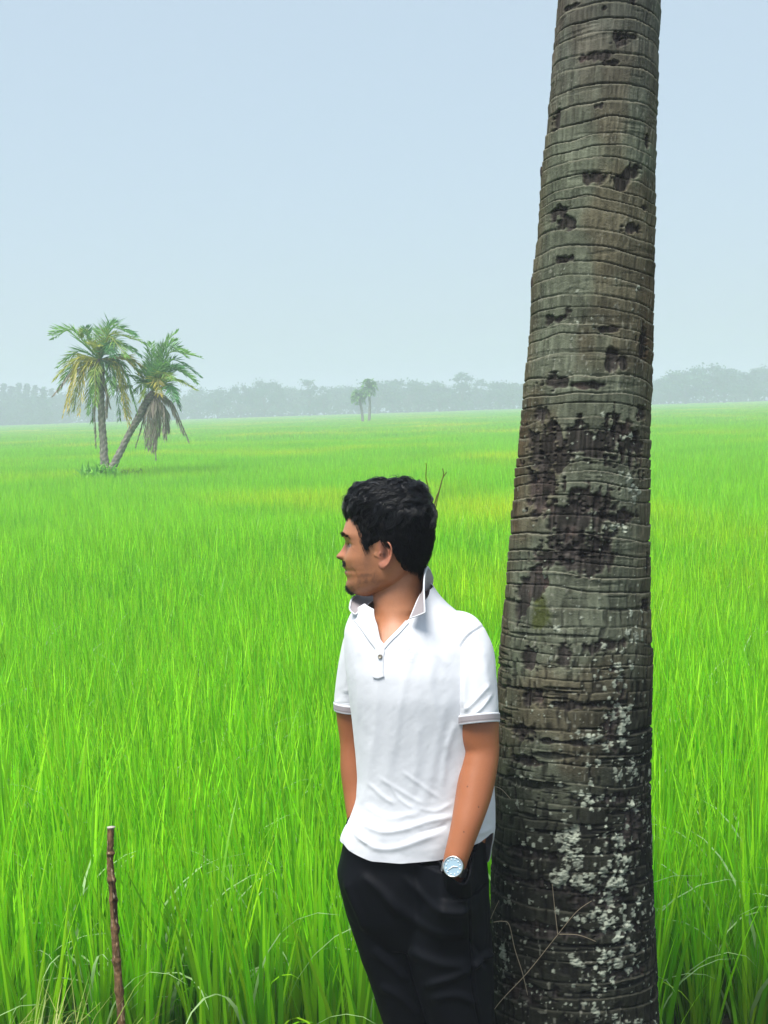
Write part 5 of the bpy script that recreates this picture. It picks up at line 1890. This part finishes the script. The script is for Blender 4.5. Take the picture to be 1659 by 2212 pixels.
for x, yt in [(-60, 838), (-35, 832), (-8, 836), (12, 828), (28, 833), (45, 827), (62, 829), (80, 831), (97, 836), (-90, 840), (-120, 835), (116, 838)]:
    tree_at(x, yt, 'spire', rtree.uniform(292, 312), wide=rtree.uniform(.9, 1.4))
for x, yt, k_ in [(10, 856, 'round'), (60, 858, 'round'), (110, 852, 'round'), (150, 846, 'round'), (190, 852, 'round'), (235, 848, 'round'), (280, 846, 'round'), (330, 842, 'round'), (375, 842, 'tall'), (425, 838, 'round'), (470, 839, 'round'), (552, 832, 'round'),
                  (600, 829, 'tall'), (640, 834, 'round'), (700, 833, 'tall'), (735, 832, 'round'), (775, 834, 'round'), (850, 822, 'tall'), (905, 822, 'round'), (950, 823, 'round'), (1040, 818, 'tall'), (1080, 817, 'round'), (1110, 828, 'round'), (1150, 825, 'round'), (1200, 822, 'round'), (1260, 818, 'round'), (1310, 824, 'round'),
                  (1360, 820, 'round'), (1420, 836, 'round'), (1445, 812, 'round'), (1600, 802, 'tall'), (1640, 792, 'round'), (1690, 788, 'round'), (1740, 790, 'round'), (1800, 786, 'tall'), (-50, 852, 'round'), (-110, 850, 'round'), (-170, 846, 'round'), (1860, 790, 'round')]:
    tree_at(x, yt, k_, rtree.uniform(302, 326), wide=rtree.uniform(1.0, 1.35))
for x, yt, k_, lb, var, wd in [(520, 829, 'flat', 'small flat-crowned tree standing above the wood right of the forked palms', 0, .55), (572, 821, 'flat', 'broad bushy tree in the far wood, right of the small flat-crowned one', 1, .7), (670, 821, 'tall', 'tall slim tree left of the far pair of palms in the wood', 0, 1.1),
                               (815, 820, 'round', 'dense dark tree just right of the far pair of palms', 1, 1.5), (1000, 803, 'tall', 'tallest tree in the wood left of the big trunk, forked pointed top', 1, 1.25), (880, 819, 'flat', 'wide dark tree in the wood, midway from far palms to big trunk', 0, .9),
                               (1528, 787, 'flat', 'great domed spreading tree right of the big palm trunk', 0, 1.15), (1480, 800, 'round', 'left shoulder tree against the great domed one, right of the trunk', 2, 1.5), (1565, 795, 'round', 'tree against the right flank of the great domed one', 3, 1.3), (1625, 789, 'tall', 'upright tree near the right edge of the photo in the wood', 2, 1.3)]:
    tree_at(x, yt, k_, 300, lb, wd, var)
# low scrub that closes the foot of the wood: one mass nobody could count
r = np.random.default_rng(5)
n = 30000
xs_ = r.uniform(-190, 190, n)
hh = 3.6 + 2.2 * vn(xs_ * .09, 0 * xs_, seed=12) + 1.2 * vn(xs_ * .35, 0 * xs_, seed=13)
ctr = np.column_stack([xs_, r.uniform(318, 330, n), hh * r.random(n) ** .8])
a = r.normal(0, 1, (n, 3))
a /= np.linalg.norm(a, axis=1)[:, None]
b_ = np.cross(a, r.normal(0, 1, (n, 3)))
b_ /= np.linalg.norm(b_, axis=1)[:, None]
s = r.uniform(.3, .7, (n, 1))
v = np.stack([ctr - a * s, ctr + b_ * s * .7, ctr + a * s, ctr - b_ * s * .7], 1)
c = np.broadcast_to((np.array([.038, .075, .026]) * r.uniform(.6, 1.6, (n, 1)))[:, None], (n, 4, 3))
tag(obj('far_scrub', new_mesh('far_scrub', v.reshape(-1, 3), np.arange(n * 4).reshape(-1, 4), LEAF, c.reshape(-1, 3), smooth=False)), 'low hazy scrub along the foot of the far wood', 'scrub', kind='stuff')

# ------------------------------------------------------------------ stake, twigs, dry stalks
WOOD = principled('stake_bark', None, rough=.85, spec=.25, bump=[(120, .6, .004), (40, .5, .006)])
P = np.array([cc(x, y, 3.12) for x, y in [(239, 1786), (238.5, 1830), (238, 1870), (244, 1930), (247, 1990), (251, 2060), (257, 2130), (262, 2212), (266, 2320), (272, 2440)]])
n, ns = 260, 30
Q = catmull(P, n)
tt = np.linspace(0, 1, n)[:, None]
a_ = np.arange(ns) / ns * TAU
rad = .0080 + .0026 * tt
for kt in (.0, .15, .28, .36, .47, .58, .68, .82):
    rad = rad + .0022 * np.exp(-((tt - kt) / .012) ** 2) * (1 + .6 * np.cos(a_ - kt * 40))[None]
rad = rad * (1 + .22 * (fbm(a_[None] * 1.2 + 9, tt * 26, seed=120, octv=3) - .5)) - .0012 * sstep(.6, .75, vn(a_[None] * 3, tt * 60, seed=121))
V = Q[:, None] + np.cos(a_)[None, :, None] * np.array([1., 0, 0]) * rad[..., None] + np.sin(a_)[None, :, None] * np.array([0, 1., 0]) * rad[..., None]
nz = fbm(a_[None] * 1.5 + 3, tt * 14, seed=122, octv=4)
cb = np.array([.15, .085, .042]) * (.4 + 1.2 * nz)[..., None]
cb = cb * (1 - .75 * sstep(.52, .64, fbm(a_[None] * .9, tt * 9, seed=123, octv=3))[..., None])
cb = np.where((tt < .012)[..., None], np.array([.42, .38, .33]), cb)
cb = cb + np.array([.25, .2, .14]) * (sstep(.80, .86, vn(a_[None] * 4, tt * 50, seed=124)))[..., None]
sb = cam2world(P[-1])
sb[2] = .1
b = MB()
V0 = np.concatenate([V.reshape(-1, 3), Q[:1] + [[0, 0, .001]]])
j = np.arange(ns)
b.add(cam2world(V0), grid_faces(n, ns), np.stack([np.full(ns, n * ns), (j + 1) % ns, j], -1), np.vstack([cb.reshape(-1, 3), [[.40, .36, .31]]]))
tag(obj('stake', b.mesh('stake', WOOD, offset=sb), None, sb), 'thin knotty brown wooden stake stuck upright in the bank at the lower left', 'stake')

TWG = principled('twig', None, rough=.8, spec=.2)


def stalk(name, label, cat, paths, col_, d, group=None):
    b = MB()
    first = None
    for pts_, r0, r1 in paths:
        P = np.array([cc(q[0], q[1], q[2] if len(q) > 2 else d) for q in pts_])
        v, f_, t_ = tube(cam2world(P), np.linspace(r0, r1, len(P)), 6, n=6 * len(P))
        b.add(v, f_, t_, col_)
        if first is None:
            first = cam2world(P)[0]
    return tag(obj(name, b.mesh(name, TWG, offset=first), None, first), label, cat, group)


stalk('twig', 'single bare wavy twig rising above the back of his hair', 'twig', [([(900, 1330), (915, 1180), (928, 1080), (924, 1050), (920, 1030), (921, 1010), (920, 1000)], .0026, .0012)], (.13, .19, .02), 3.75)
stalk('twig', 'forked bare twig standing just right of his hair', 'twig', [([(900, 1340), (920, 1180), (940, 1085), (948, 1062), (954, 1040), (958, 1025), (956, 1012)], .0028, .0013), ([(955, 1036), (959, 1028), (965, 1020)], .0016, .0012), ([(908, 1250), (943, 1088), (949, 1060)], .0020, .0012)], (.12, .13, .03), 3.75)
ST = (.24, .20, .14)
stalk('dry_stalk', 'long straight dry grass stalk slanting across the trunk foot', 'dry grass', [([(1030, 2260, 2.96), (1068, 2180, 2.97), (1140, 2100, 2.985), (1200, 2025, 2.99), (1245, 1970, 2.995), (1278, 1946, 3.0)], .0009, .0005), ([(1205, 2020, 2.99), (1198, 1960, 2.99), (1193, 1910, 2.99)], .0009, .0006), ([(1208, 2018, 2.99), (1250, 2020, 2.995), (1290, 2035, 3.0)], .0009, .0006)], ST, 2.97)
stalk('dry_stalk', 'curved dry grass stalk arching over the dark trunk base beside his leg', 'dry grass', [([(1066, 1992, 2.97), (1085, 1990, 2.97), (1100, 1998, 2.97), (1112, 2050, 2.98), (1128, 2100, 2.98), (1140, 2150, 2.99)], .0011, .0007)], ST, 2.97)
stalk('dry_stalk', 'short dry straw sticking out beside his shirt tail', 'dry grass', [([(1062, 1698, 3.0), (1082, 1704, 3.0), (1103, 1726, 3.0)], .0009, .0006)], ST, 3.0)
stalk('dry_stalk', 'short dry straw leaning beside his trouser hip', 'dry grass', [([(1060, 1985, 2.98), (1066, 1970, 2.98), (1078, 1945, 2.98)], .0009, .0006)], ST, 3.0)
